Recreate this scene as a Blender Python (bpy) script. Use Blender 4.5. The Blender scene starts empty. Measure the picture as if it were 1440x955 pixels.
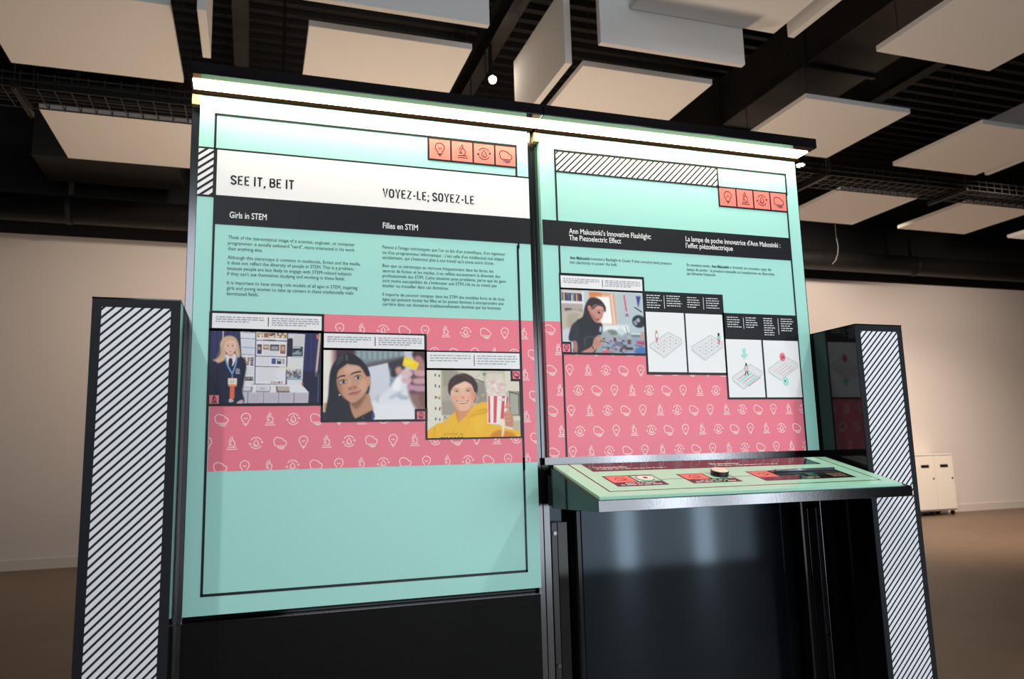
import bpy, bmesh, math, random
import numpy as np
from mathutils import Matrix, Vector
random.seed(7)
SC = bpy.context.scene
COL = SC.collection

# ------------------------------------------------------------ camera, world, lights, exposure
def sl(c): return tuple(((v/255)/12.92 if v/255 <= .04045 else ((v/255+.055)/1.055)**2.4) for v in c)
def make_camera():
    yaw, tilt, roll = 0.324621858, 0.152065482, -0.0275927094
    cy, sy, ct, st, cr, sr = math.cos(yaw), math.sin(yaw), math.cos(tilt), math.sin(tilt), math.cos(roll), math.sin(roll)
    F = Vector((sy*ct, cy*ct, st)); R0 = Vector((cy, -sy, 0)); U0 = R0.cross(F)
    R = cr*R0+sr*U0; U = -sr*R0+cr*U0
    cd = bpy.data.cameras.new('camera'); co = bpy.data.objects.new('camera', cd); COL.objects.link(co)
    m = Matrix((R, U, -F)).transposed().to_4x4(); m.translation = Vector((0, -2.4, 1.1)); co.matrix_world = m
    cd.sensor_fit = 'HORIZONTAL'; cd.sensor_width = 36; cd.lens = 1088.447/1440*36
    cd.clip_start = .05; cd.clip_end = 100
    cd.dof.use_dof = True; cd.dof.focus_distance = 2.75; cd.dof.aperture_fstop = 4.5
    SC.camera = co
make_camera()
SC.view_settings.view_transform = 'Standard'; SC.view_settings.look = 'None'
SC.view_settings.gamma = 1; SC.view_settings.exposure = 0.0; SC.view_settings.use_curve_mapping = False
wd = bpy.data.worlds.new('world'); SC.world = wd; wd.use_nodes = True
wd.node_tree.nodes['Background'].inputs[0].default_value = (.02, .02, .022, 1)
def area(name, loc, aim, sx, sy, power, col):
    l = bpy.data.lights.new(name, 'AREA'); l.shape = 'RECTANGLE'; l.size = sx; l.size_y = sy; l.energy = power; l.color = col
    o = bpy.data.objects.new(name, l); COL.objects.link(o); o.location = loc
    o.rotation_euler = (Vector(aim)-Vector(loc)).to_track_quat('-Z', 'Y').to_euler(); return o
def spot(name, loc, aim, power, deg, col, rad=.06, blend=.6):
    l = bpy.data.lights.new(name, 'SPOT'); l.energy = power; l.spot_size = math.radians(deg); l.spot_blend = blend; l.color = col; l.shadow_soft_size = rad
    o = bpy.data.objects.new(name, l); COL.objects.link(o); o.location = loc
    o.rotation_euler = (Vector(aim)-Vector(loc)).to_track_quat('-Z', 'Y').to_euler(); return o
COOL = (.86, .935, 1.0); WARM = (1.0, .77, .56); AMBER = (1.0, .84, .70)
# daylight through the glazed front of the hall, behind the camera
area('front_glazing', (2.55, -4.3, 1.1), (2.55, 0, 1.1), 4.5, 2.1, 46, COOL).data.spread = math.radians(125)
area('high_cool_fill', (2.0, -5.1, 5.5), (2.0, 0, 4.3), 10, .6, 135, COOL)  # added cool fill for raft edges and baffle faces, not a known window
area('tall_window', (3.36, -4.25, 1.1), (3.36, 0, 1.1), .2, 2.1, 12, COOL)
area('tall_window', (4.2, -4.25, 1.1), (4.2, 0, 1.1), .2, 2.1, 12, COOL)
area('high_window', (-.5, -4.25, 2.5), (-.5, 0, 2.5), .7, 1.3, 14, COOL)
# track spots above the visitor
spot('track_light_left', (-1.25, -2.45, 4.2), (.2, 0, 1.3), 190, 75, (1, .95, .88), .05)
spot('track_light_right', (3.1, -2.45, 4.2), (1.7, 0, 1.2), 175, 75, (1, .95, .88), .05)
# added warm fill hidden behind the stand, in place of floor bounce
for x, y, p in ((.5, 4.5, 60), (2.9, 5.0, 78)):
    area('warm_bounce_fill', (x, y, .35), (x+.1, y+.1, 4.3), .9, .5, p, WARM)
# warm downlights in the back of the hall
spot('hall_downlight', (8.5, 5.6, 4.25), (8.3, 7.9, 2.5), 230, 125, AMBER, .1, 1)
spot('hall_downlight', (10.6, 5.0, 4.0), (11.8, 7.9, 1.8), 190, 120, AMBER, .1, 1)
spot('hall_downlight', (8.6, 3.6, 4.6), (9.4, 5.6, 0), 1300, 105, AMBER, .1, 1)
spot('hall_downlight', (.2, 4.95, 4.4), (-1.3, 7.9, 1.4), 260, 115, AMBER, .1, 1)

# ------------------------------------------------------------ helpers
MATS = {}
def mat(name, col, rough=.5, metal=0, spec=.5, emit=None, est=0, noise=0, nscale=60, bump=0, alpha=None):
    if name in MATS: return MATS[name]
    m = bpy.data.materials.new(name); m.use_nodes = True; nt = m.node_tree; b = nt.nodes['Principled BSDF']
    c = (*sl(col), 1)
    b.inputs['Base Color'].default_value = c; b.inputs['Roughness'].default_value = rough
    b.inputs['Metallic'].default_value = metal; b.inputs['Specular IOR Level'].default_value = spec
    if emit: b.inputs['Emission Color'].default_value = (*emit, 1); b.inputs['Emission Strength'].default_value = est
    if noise or bump:
        tc = nt.nodes.new('ShaderNodeTexCoord'); n = nt.nodes.new('ShaderNodeTexNoise'); n.inputs['Scale'].default_value = nscale
        n.inputs['Detail'].default_value = 5; nt.links.new(tc.outputs['Object'], n.inputs['Vector'])
        if noise:
            mx = nt.nodes.new('ShaderNodeMix'); mx.data_type = 'RGBA'
            mx.inputs[6].default_value = tuple(v*(1-noise) for v in c[:3])+(1,); mx.inputs[7].default_value = tuple(min(1, v*(1+noise)) for v in c[:3])+(1,)
            nt.links.new(n.outputs['Fac'], mx.inputs[0]); nt.links.new(mx.outputs[2], b.inputs['Base Color'])
        if bump:
            bp = nt.nodes.new('ShaderNodeBump'); bp.inputs['Strength'].default_value = bump; bp.inputs['Distance'].default_value = .01
            nt.links.new(n.outputs['Fac'], bp.inputs['Height']); nt.links.new(bp.outputs['Normal'], b.inputs['Normal'])
    MATS[name] = m; return m
BLACK = mat('black_gloss', (12, 12, 14), .07, spec=.38)
SATIN = mat('black_satin', (22, 22, 25), .3)
RAIL = mat('dark_polished_metal', (112, 112, 115), .13, metal=1, bump=.02, nscale=180)
UPR = mat('black_chrome', (104, 104, 107), .17, metal=1)
LIP = mat('shade_dark_lip', (16, 11, 6), .7, spec=0)  # near-black colour carries the shade on the lip's front
TEAL = mat('teal_print', (168, 227, 217), .35, spec=.3)
PINK = mat('pink_print', (240, 126, 144), .35, spec=.3)
PALE = mat('pale_pink_print', (253, 216, 218), .35, spec=.3)
SALMON = mat('salmon_print', (246, 128, 118), .35, spec=.3)
INK = mat('black_print', (25, 26, 31), .35, spec=.3)
WHITE = mat('white_print', (240, 240, 242), .35, spec=.3)
GREY = mat('grey_print', (150, 152, 162), .4)
LGREY = mat('light_grey_print', (226, 228, 230), .4)
LINEN = mat('white_acoustic_fabric', (236, 232, 228), .9, spec=.1, noise=.02, nscale=90)
DARKM = mat('black_painted_steel', (20, 19, 18), .55)
WIRE = mat('zinc_wire', (60, 58, 55), .4, metal=.6)

def tag(o, label=None, cat=None, group=None, kind=None):
    if label: o['label'] = label
    if cat: o['category'] = cat
    if group: o['group'] = group
    if kind: o['kind'] = kind
    return o
def empty(name, loc, label, cat, group=None):
    o = bpy.data.objects.new(name, None); COL.objects.link(o); o.location = loc; o.empty_display_size = .1
    return tag(o, label, cat, group)
def par(o, p):
    o.parent = p
    if p is not None:
        # all meshes are authored in world coordinates: cancel the parent's offset
        L = Vector((0, 0, 0)); q = p
        while q is not None: L += q.location; q = q.parent
        o.location = o.location - L
    return o
class MB:
    def __init__(s): s.v = []; s.f = []
    def quad(s, *p):
        n = len(s.v); s.v += [tuple(q) for q in p]; s.f.append(tuple(range(n, n+len(p)))); return s
    def box(s, x0, x1, y0, y1, z0, z1):
        n = len(s.v)
        s.v += [(x0, y0, z0), (x1, y0, z0), (x1, y1, z0), (x0, y1, z0), (x0, y0, z1), (x1, y0, z1), (x1, y1, z1), (x0, y1, z1)]
        for f in ((0, 3, 2, 1), (4, 5, 6, 7), (0, 1, 5, 4), (1, 2, 6, 5), (2, 3, 7, 6), (3, 0, 4, 7)): s.f.append(tuple(n+i for i in f))
        return s
    def prism(s, prof, x0, x1):            # profile of (y, z), counter-clockwise seen from -x
        n = len(s.v); k = len(prof)
        s.v += [(x0, y, z) for y, z in prof]+[(x1, y, z) for y, z in prof]
        s.f.append(tuple(range(n, n+k))); s.f.append(tuple(range(n+2*k-1, n+k-1, -1)))
        for i in range(k): j = (i+1) % k; s.f.append((n+j, n+i, n+k+i, n+k+j))
        return s
    def tube(s, a, b, r, k=8, r2=None):
        a = Vector(a); b = Vector(b); d = (b-a).normalized(); u = d.orthogonal().normalized(); w = d.cross(u); n = len(s.v)
        for c, rr in ((a, r), (b, r if r2 is None else r2)):
            for i in range(k):
                t = 2*math.pi*i/k; s.v.append(tuple(c+u*math.cos(t)*rr+w*math.sin(t)*rr))
        for i in range(k): j = (i+1) % k; s.f.append((n+i, n+j, n+k+j, n+k+i))
        s.f.append(tuple(range(n+k-1, n-1, -1))); s.f.append(tuple(range(n+k, n+2*k))); return s
    def build(s, name, m, parent=None, bevel=0, smooth=False):
        me = bpy.data.meshes.new(name); me.from_pydata(s.v, [], s.f)
        bm = bmesh.new(); bm.from_mesh(me); bmesh.ops.recalc_face_normals(bm, faces=bm.faces); bm.to_mesh(me); bm.free()
        me.materials.append(m)
        o = bpy.data.objects.new(name, me); COL.objects.link(o)
        if parent is not None: par(o, parent)
        if bevel:
            b = o.modifiers.new('bevel', 'BEVEL'); b.width = bevel; b.segments = 2; b.limit_method = 'ANGLE'
        if smooth:
            for p in me.polygons: p.use_smooth = True
        return o
def structure(o): o['kind'] = 'structure'; return o
EPS = .0004
def wall_map(u, v, k): return (u, -EPS*k, v)          # the upright graphic panels: plane y = 0
CT = math.atan2(.0885, .35)
def desk_map(u, s, k):                                # the sloped counter board
    h = .0003*k
    return (u, -.40+s*math.cos(CT)-h*math.sin(CT), .987+s*math.sin(CT)+h*math.cos(CT))
class Flat:
    """Flat print: polygons in the plane of a board, at printing layer k."""
    def __init__(s, fmap=wall_map, k=1): s.m = fmap; s.k = k; s.mb = MB()
    def poly(s, pts): s.mb.quad(*[s.m(u, v, s.k) for u, v in pts]); return s
    def rect(s, u0, u1, v0, v1): return s.poly([(u0, v0), (u1, v0), (u1, v1), (u0, v1)])
    def stroke(s, pts, w, closed=False):
        n = len(pts); e = list(zip(range(n-1), range(1, n)))+([(n-1, 0)] if closed else [])
        nor = []
        for i in range(n):
            a = pts[i-1] if (i > 0 or closed) else pts[i]; b = pts[(i+1) % n] if (i < n-1 or closed) else pts[i]
            dx, dy = b[0]-a[0], b[1]-a[1]; L = math.hypot(dx, dy) or 1; nor.append((-dy/L*w/2, dx/L*w/2))
        for i, j in e:
            p, q, a, b = pts[i], pts[j], nor[i], nor[j]
            s.poly([(p[0]-a[0], p[1]-a[1]), (q[0]-b[0], q[1]-b[1]), (q[0]+b[0], q[1]+b[1]), (p[0]+a[0], p[1]+a[1])])
        return s
    def disc(s, u, v, r, n=20, ry=None): return s.poly([(u+r*math.cos(t), v+(ry or r)*math.sin(t)) for t in [2*math.pi*i/n for i in range(n)]])
    def frame(s, u0, u1, v0, v1, w):
        s.rect(u0, u1, v1-w, v1); s.rect(u0, u1, v0, v0+w); s.rect(u0, u0+w, v0+w, v1-w); s.rect(u1-w, u1, v0+w, v1-w); return s
    def build(s, name, m, parent, clip=None):
        if clip:
            u0, u1, v0, v1 = clip; out = []
            loc = s.mb; 
        o = s.mb.build(name, m, parent); o.data.update(); return o
def clip_poly(pts, u0, u1, v0, v1):
    for ax, lim, sg in ((0, u0, 1), (0, u1, -1), (1, v0, 1), (1, v1, -1)):
        out = []
        for i in range(len(pts)):
            a, b = pts[i-1], pts[i]; da = (a[ax]-lim)*sg; db = (b[ax]-lim)*sg
            if (da >= 0) != (db >= 0):
                t = da/(da-db); out.append((a[0]+(b[0]-a[0])*t, a[1]+(b[1]-a[1])*t))
            if db >= 0: out.append(b)
        pts = out
        if len(pts) < 3: return None
    return pts
class Clip(Flat):
    def __init__(s, rect, fmap=wall_map, k=1): super().__init__(fmap, k); s.r = rect
    def poly(s, pts):
        p = clip_poly(list(pts), *s.r)
        if p: super().poly(p)
        return s
def hatch(F, u0, u1, v0, v1, period, duty, slope, ref=0.0):
    """diagonal stripes rising to the right inside a rectangle, written into a Clip"""
    C = Clip((u0, u1, v0, v1), F.m, F.k); C.mb = F.mb
    c = v0-slope*(u1-u0)-period+ref
    while c < v1+period:
        C.poly([(u0, c), (u1, c+slope*(u1-u0)), (u1, c+slope*(u1-u0)+period*duty), (u0, c+period*duty)])
        c += period
_tc = {}
def text_polys(txt, bold=0.0, res=3):
    key = (txt, bold, res)
    if key in _tc: return _tc[key]
    cu = bpy.data.curves.new('lettering', 'FONT'); cu.body = txt; cu.size = 1; cu.resolution_u = res; cu.offset = bold
    o = bpy.data.objects.new('lettering', cu); COL.objects.link(o)
    dg = bpy.context.evaluated_depsgraph_get(); me = bpy.data.meshes.new_from_object(o.evaluated_get(dg))
    V = [(v.co.x, v.co.y) for v in me.vertices]; F = [tuple(p.vertices) for p in me.polygons]
    bpy.data.objects.remove(o); bpy.data.curves.remove(cu); bpy.data.meshes.remove(me)
    _tc[key] = (V, F); return V, F
CAP = None
def lettering(F, txt, u, v, cap, width=None, xs=None, bold=0.0, res=3, right=False):
    """txt with its baseline at (u, v), capital height cap; fitted to width or scaled by xs. returns xs"""
    global CAP
    if CAP is None:
        vv, _ = text_polys('H'); CAP = max(p[1] for p in vv)
    V, P = text_polys(txt, bold, res)
    if not V: return xs
    sy = cap/CAP; x0 = min(p[0] for p in V); x1 = max(p[0] for p in V)
    if width is not None: xs = width/(x1-x0)
    n = len(F.mb.v); F.mb.v += [F.m(u+(x-x0)*xs, v+y*sy, F.k) for x, y in V]; F.mb.f += [tuple(n+i for i in p) for p in P]
    return xs
def SARC(cx, cy, a0, a1): return [(cx+.2*math.cos(math.radians(a0+(a1-a0)*i/8)), cy+.2*math.sin(math.radians(a0+(a1-a0)*i/8))) for i in range(9)]
GLYPH = {'S': (.40, [SARC(.2, .72, 8, 180)+[(.0, .70), (.05, .60), (.35, .40), (.4, .30)]+SARC(.2, .28, 0, -172)]), 'E': (.34, [[(.34, .92), (0, .92), (0, .08), (.34, .08)], [(0, .51), (.28, .51)]]),
 'I': (.0, [[(0, 0), (0, 1)]]), 'T': (.40, [[(-.02, .92), (.42, .92)], [(.2, .92), (.2, 0)]]), 'B': (.38, [[(0, .08), (0, .92), (.2, .92), (.31, .88), (.36, .8), (.36, .66), (.31, .57), (.2, .52), (0, .52)], [(.2, .52), (.33, .46), (.39, .36), (.39, .22), (.33, .12), (.2, .08), (0, .08)]]),
 'V': (.42, [[(0, 1), (.21, .02), (.42, 1)]]), 'O': (.40, [[(.0, .72)]+SARC(.2, .72, 180, 0)+[(.4, .28)]+SARC(.2, .28, 0, -180)+[(0, .72)]]), 'Y': (.42, [[(0, 1), (.21, .44), (.42, 1)], [(.21, .46), (.21, 0)]]),
 'Z': (.36, [[(.0, .92), (.36, .92), (.0, .08), (.37, .08)]]), 'L': (.32, [[(0, 1), (0, .08), (.33, .08)]]), '-': (.22, [[(0, .42), (.22, .42)]]), ',': (.0, [[(.02, .12), (0, -.02), (-.05, -.14)]]), ';': (.0, [[(.02, .12), (0, -.02), (-.05, -.14)], [(.02, .62), (.02, .48)]])}
def title(F, txt, u, v, cap, width):
    """condensed sans capitals drawn as strokes"""
    adv = []; x = 0
    for c in txt:
        adv.append(x); x += .26 if c == ' ' else GLYPH[c][0]+.235
    W = x-.235; sx = width/(W+.16)
    for c, a in zip(txt, adv):
        if c == ' ': continue
        for st in GLYPH[c][1]: F.stroke([(u+(a+.08+p[0])*sx, v+p[1]*cap) for p in st], .165*cap)
def greek(F, u0, u1, v, h, gap=.35, rnd=random):
    """a line of print too small to read: word-long dashes"""
    u = u0
    while u < u1-h:
        L = h*rnd.uniform(1.2, 5.5); L = min(L, u1-u); F.rect(u, u+L, v, v+h); u += L+h*.9
# --- the four icons of the exhibit (stroke drawings about the origin, in units of the icon size)
def arc(cx, cy, r, a0, a1, n=12, ry=None): return [(cx+r*math.cos(math.radians(a0+(a1-a0)*i/n)), cy+(ry or r)*math.sin(math.radians(a0+(a1-a0)*i/n))) for i in range(n+1)]
def icon(F, kind, u, v, s, w):
    def st(p, closed=False): F.stroke([(u+x*s, v+y*s) for x, y in p], w, closed)
    if kind == 0:      # bulb
        st([(.17, -.34)]+arc(0, .15, .34, -58, 238, 18)+[(-.17, -.34)], True)
        st(arc(0, .17, .12, 200, 340, 5)); st([(-.11, -.42), (.11, -.42)]); st([(-.05, -.5), (.05, -.5)])
    elif kind == 1:    # microscope
        st([(-.02, .5), (.1, .44), (-.1, .06), (-.22, .12), (-.02, .5)]); st([(.0, .5), (.04, .56)]); st([(-.2, .02), (-.04, -.06)])
        st([(.05, .28)]+arc(-.02, -.02, .26, 50, -62, 8)+[(.1, -.26)]); st([(-.3, -.3), (.34, -.3)]); st([(-.22, -.12), (.02, -.12)]); st([(-.36, -.46), (.42, -.46)])
    elif kind == 2:    # drop in a cycle of arrows
        st([(0, .3), (-.14, .06), (-.19, -.08)]+arc(0, -.08, .19, 180, 360, 8)+[(.14, .06)], True); st(arc(-.0, -.08, .09, 190, 290, 4))
        st(arc(0, 0, .44, 30, 150, 10)); st(arc(0, 0, .44, 210, 330, 10))
        F.poly([(u+x*s, v+y*s) for x, y in ((.33, .12), (.55, .14), (.46, -.06))]); F.poly([(u+x*s, v+y*s) for x, y in ((-.33, -.12), (-.55, -.14), (-.46, .06))])
    else:              # cloud
        st(arc(-.18, .12, .29, 60, 215, 9)+arc(-.22, -.06, .22, 200, 270, 4)+arc(.28, -.06, .22, 270, 450, 9)+arc(.12, .2, .12, 20, 70, 3), True)
        st([(-.2, -.4), (.4, -.4)]); st([(-.05, -.5), (.3, -.5)])
def icon_pattern(F, rect, x_even, x_odd, z0, p, rowp, size, w):
    """rows of white icons printed over a pink field; odd rows are shifted"""
    C = Clip(rect, F.m, F.k); C.mb = F.mb
    for j in range(-12, 20):
        z = z0+j*rowp
        if z < rect[2]-size or z > rect[3]+size: continue
        x0 = x_even if j % 2 == 0 else x_odd
        for i in range(-40, 60):
            x = x0+i*p
            if rect[0]-size < x < rect[1]+size: icon(C, i % 4, x, z, size, w)

# ------------------------------------------------------------ printed photographs: a fine grid of coloured cells, drawn in code
class Picture:
    def __init__(s, W, H, bounds, bg):
        s.W, s.H, s.b = W, H, bounds
        s.a = np.empty((H, W, 3)); s.a[:] = np.array(sl(bg))
        x0, y0, x1, y1 = bounds
        s.X, s.Y = np.meshgrid(x0+(np.arange(W)+.5)/W*(x1-x0), y0+(np.arange(H)+.5)/H*(y1-y0)); s.px = (x1-x0)/W
    def _blur(s, m, r):
        k = int(round(r/s.px))
        if k < 1: return m
        for _ in range(2):
            for ax in (0, 1):
                p = np.pad(m, [(k, k) if i == ax else (0, 0) for i in (0, 1)], mode='edge'); c = np.cumsum(p, axis=ax)
                c = np.insert(c, 0, 0, axis=ax); n = m.shape[ax]; w = 2*k+1
                m = (np.take(c, range(w, w+n), axis=ax)-np.take(c, range(0, n), axis=ax))/w
        return m
    def _put(s, m, col, al):
        m = np.clip(m*al, 0, 1)[..., None]; s.a = s.a*(1-m)+np.array(sl(col))*m; return s
    def _inside(s, pts, dx=0, dy=0):
        X, Y = s.X+dx, s.Y+dy; m = np.zeros(X.shape, bool)
        for i in range(len(pts)):
            (xa, ya), (xb, yb) = pts[i-1], pts[i]
            if ya == yb: continue
            m ^= ((ya > Y) != (yb > Y)) & (X < (xb-xa)*(Y-ya)/(yb-ya)+xa)
        return m
    def poly(s, pts, col, soft=0, al=1, smooth=False):
        if smooth:
            q = []; n = len(pts)
            for i in range(n):
                p0, p1, p2, p3 = (np.array(pts[(i+k) % n], float) for k in (-1, 0, 1, 2))
                for t in np.linspace(0, 1, 6, endpoint=False):
                    q.append(tuple(.5*((2*p1)+(-p0+p2)*t+(2*p0-5*p1+4*p2-p3)*t*t+(-p0+3*p1-3*p2+p3)*t**3)))
            pts = q
        h = s.px/4
        m = sum(s._inside(pts, a, b).astype(float) for a, b in ((h, h), (-h, h), (h, -h), (-h, -h)))/4
        return s._put(s._blur(m, soft), col, al)
    def blob(s, pts, col, soft=3, al=1): return s.poly(pts, col, soft, al, True)
    def rect(s, x0, y0, x1, y1, col, soft=0, al=1): return s.poly([(x0, y0), (x1, y0), (x1, y1), (x0, y1)], col, soft, al)
    def ell(s, cx, cy, rx, ry, col, soft=0, al=1, rot=0):
        t = math.radians(rot); c, d = math.cos(t), math.sin(t)
        return s.poly([(cx+rx*math.cos(k)*c-ry*math.sin(k)*d, cy+rx*math.cos(k)*d+ry*math.sin(k)*c) for k in np.linspace(0, 2*math.pi, 28, endpoint=False)], col, soft, al)
    def line(s, pts, w, col, soft=0, al=1):
        for (xa, ya), (xb, yb) in zip(pts, pts[1:]):
            L = math.hypot(xb-xa, yb-ya) or 1; a, b = -(yb-ya)/L*w/2, (xb-xa)/L*w/2
            s.poly([(xa+a, ya+b), (xb+a, yb+b), (xb-a, yb-b), (xa-a, ya-b)], col, soft, al)
        return s
    def build(s, name, u0, u1, v0, v1, k, parent):
        W, H = s.W, s.H
        us = np.linspace(u0, u1, W+1); vs = np.linspace(v1, v0, H+1); U, V = np.meshgrid(us, vs)
        co = np.stack([U, np.full_like(U, -EPS*k), V], -1).reshape(-1, 3)
        i = np.arange((W+1)*H).reshape(H, W+1)[:, :W].ravel()
        f = np.stack([i, i+W+1, i+W+2, i+1], 1).astype(np.int32)
        me = bpy.data.meshes.new(name); me.vertices.add(len(co)); me.vertices.foreach_set('co', co.ravel())
        n = len(f); me.loops.add(4*n); me.loops.foreach_set('vertex_index', f.ravel()); me.polygons.add(n)
        me.polygons.foreach_set('loop_start', np.arange(0, 4*n, 4, dtype=np.int32))
        me.polygons.foreach_set('loop_total', np.full(n, 4, dtype=np.int32)); me.update(calc_edges=True)
        at = me.color_attributes.new('ink', 'FLOAT_COLOR', 'POINT')
        p = np.pad(s.a, ((0, 1), (0, 1), (0, 0)), mode='edge'); q = np.pad(s.a, ((1, 1), (1, 1), (0, 0)), mode='edge')
        c4 = (q[:-1, :-1]+q[1:, :-1]+q[:-1, 1:]+q[1:, 1:])/4
        at.data.foreach_set('color', np.concatenate([c4, np.ones(c4.shape[:2]+(1,))], -1).astype(np.float32).ravel())
        me.materials.append(photo_material()); o = bpy.data.objects.new(name, me); COL.objects.link(o); return par(o, parent)
def photo_material():
    if 'photo_print' in MATS: return MATS['photo_print']
    m = mat('photo_print', (255, 255, 255), .35, spec=.3); nt = m.node_tree
    a = nt.nodes.new('ShaderNodeVertexColor'); a.layer_name = 'ink'; nt.links.new(a.outputs['Color'], nt.nodes['Principled BSDF'].inputs['Base Color']); return m

def photo_student():
    P = Picture(264, 172, (98, 180, 1165, 872), (44, 46, 92)); rnd = random.Random(3)
    for x in range(100, 1170, 26): P.rect(x, 170, x+12, 880, (32, 34, 74) if (x//26) % 2 else (58, 62, 118), 7, .6)
    P.line([(213, 170), (214, 300)], 12, (196, 176, 178)); P.line([(1160, 180), (1122, 610)], 20, (205, 178, 170)); P.rect(1125, 195, 1142, 235, (224, 120, 90))
    P.rect(990, 560, 1165, 880, (24, 24, 48), 12, .8); P.line([(1150, 580), (1145, 860)], 8, (90, 92, 140), 2)
    # three-part project board
    P.poly([(375, 180), (520, 185), (522, 690), (415, 705)], (226, 226, 234)); P.poly([(530, 182), (832, 190), (822, 690), (528, 684)], (232, 231, 238)); P.poly([(838, 190), (1008, 192), (985, 710), (835, 690)], (216, 214, 222))
    P.line([(525, 180), (525, 690)], 9, (70, 74, 116)); P.line([(835, 190), (828, 690)], 10, (44, 46, 86))
    for y in (186, 246, 333, 400): P.line([(378, y), (520, y+5)], 7, (90, 140, 176))
    for y in (262, 416, 516): P.line([(530, y), (830, y+4)], 8, (66, 66, 92))
    P.line([(430, 700), (525, 686)], 6, (70, 110, 170)); P.line([(530, 686), (822, 690)], 6, (52, 80, 140))
    for y in list(range(272, 330, 16))+list(range(350, 396, 16))+list(range(530, 600, 18)): P.line([(392, y), (505, y+3)], 4, (188, 190, 202))
    for x0, x1 in ((538, 596), (604, 716), (728, 826)):
        P.rect(x0, 188, x1, 234, (150, 110, 78)); 
        for _ in range(9): P.ell(rnd.uniform(x0+8, x1-8), rnd.uniform(194, 230), 12, 9, rnd.choice([(226, 200, 160), (70, 48, 36), (200, 150, 90), (236, 226, 214)]), 2)
    P.line([(600, 258), (720, 258)], 8, (44, 44, 60)); P.line([(740, 262), (822, 262)], 8, (44, 44, 60))
    P.rect(540, 300, 586, 396, (62, 66, 82)); P.ell(560, 340, 12, 18, (200, 160, 130), 2); P.rect(550, 360, 580, 396, (40, 60, 120), 2)
    P.rect(597, 302, 655, 352, (150, 116, 96)); P.rect(604, 316, 650, 334, (226, 210, 190), 3); P.rect(664, 300, 754, 366, (58, 56, 58)); P.rect(676, 318, 744, 350, (168, 164, 168), 4)
    P.rect(764, 300, 816, 392, (150, 92, 80)); P.ell(790, 340, 16, 26, (214, 170, 146), 4)
    for y in range(362, 408, 12): P.line([(600, y), (750, y)], 4, (196, 196, 206))
    for y in range(434, 505, 12): P.line([(545, y), (668, y+2)], 4, (202, 202, 212))
    P.rect(682, 436, 724, 492, (66, 82, 150)); P.rect(734, 440, 778, 492, (52, 56, 76)); P.rect(740, 444, 772, 462, (200, 200, 206)); P.rect(786, 438, 812, 492, (180, 170, 170))
    for y in range(534, 660, 12): P.line([(545, y), (rnd.uniform(700, 800), y+2)], 4, (205, 205, 214))
    for x in range(680, 800, 24): P.rect(x, 660, x+18, 680, rnd.choice([(90, 80, 80), (190, 160, 130), (150, 150, 160)]))
    for x, y in ((410, 430), (450, 430), (482, 430), (440, 470), (480, 472), (430, 616), (456, 616), (482, 616)): P.rect(x, y, x+26, y+38, rnd.choice([(80, 84, 110), (150, 120, 110), (60, 60, 80)])); P.ell(x+13, y+16, 7, 9, (196, 160, 140), 2)
    P.rect(838, 240, 888, 420, (34, 38, 52)); P.rect(850, 235, 880, 250, (34, 38, 52)); P.rect(888, 316, 990, 412, (44, 62, 74)); P.rect(888, 322, 964, 332, (226, 226, 230))
    for i in range(7): P.rect(890+i*13, 398-18-(i*7) % 30, 896+i*13, 398, (206, 216, 220))
    for y in range(210, 310, 12): P.line([(900, y), (995, y+2)], 4, (186, 184, 192))
    P.rect(840, 418, 992, 534, (222, 224, 222)); P.line([(870, 418), (992, 421)], 7, (120, 178, 196)); P.rect(760, 514, 880, 545, (230, 226, 206), 3, .8)
    P.rect(832, 560, 975, 624, (112, 112, 132), 2)
    for _ in range(40): P.ell(rnd.uniform(836, 970), rnd.uniform(545, 625), 8, 8, rnd.choice([(60, 60, 80), (190, 190, 200), (150, 130, 110), (210, 200, 180)]), 2)
    P.rect(838, 630, 982, 645, (120, 166, 190)); P.rect(838, 645, 982, 690, (224, 226, 232))
    P.ell(990, 680, 10, 14, (190, 70, 60))
    # table
    P.poly([(400, 690), (980, 690), (1055, 768), (400, 768)], (232, 230, 236)); P.poly([(400, 768), (1052, 768), (1048, 868), (400, 868)], (198, 192, 204))
    for x in (462, 612, 758, 908): P.line([(x, 768), (x, 868)], 7, (110, 108, 132))
    for x0 in (475, 625, 772, 920):
        for y in range(790, 850, 14): P.line([(x0+8, y), (x0+112, y)], 4, (176, 172, 188))
    P.poly([(415, 710), (510, 712), (500, 765), (412, 765)], (148, 148, 158)); P.poly([(415, 714), (490, 716), (484, 750), (412, 748)], (214, 212, 218))
    P.poly([(545, 706), (680, 706), (672, 766), (535, 766)], (150, 152, 162)); P.poly([(550, 706), (672, 706), (668, 752), (540, 750)], (222, 220, 226)); P.ell(600, 730, 30, 12, (190, 190, 180), 3)
    P.poly([(728, 708), (858, 708), (866, 768), (735, 768)], (122, 110, 112)); P.poly([(745, 708), (858, 708), (862, 752), (750, 750)], (188, 178, 172))
    # the student: navy blazer, lanyard, long fair hair
    P.blob([(98, 500), (190, 440), (250, 410), (330, 405), (420, 440), (442, 520), (425, 640), (412, 760), (410, 872), (98, 872)], (28, 32, 60), 4)
    P.blob([(160, 560), (180, 540), (200, 700), (190, 872), (150, 872)], (18, 20, 42), 8, .7); P.blob([(400, 500), (436, 520), (420, 700), (400, 700)], (18, 20, 42), 8, .6)
    P.blob([(190, 300), (225, 240), (285, 226), (335, 250), (365, 320), (376, 420), (340, 420), (320, 330), (240, 330), (245, 440), (180, 486), (150, 470), (125, 462), (170, 440), (196, 390)], (214, 182, 148), 3)
    for a, b in (((200, 330), (160, 450)), ((212, 300), (190, 470)), ((228, 280), (215, 440)), ((350, 310), (366, 410))): P.line([a, b], 7, (184, 146, 108), 3, .7)
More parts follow.
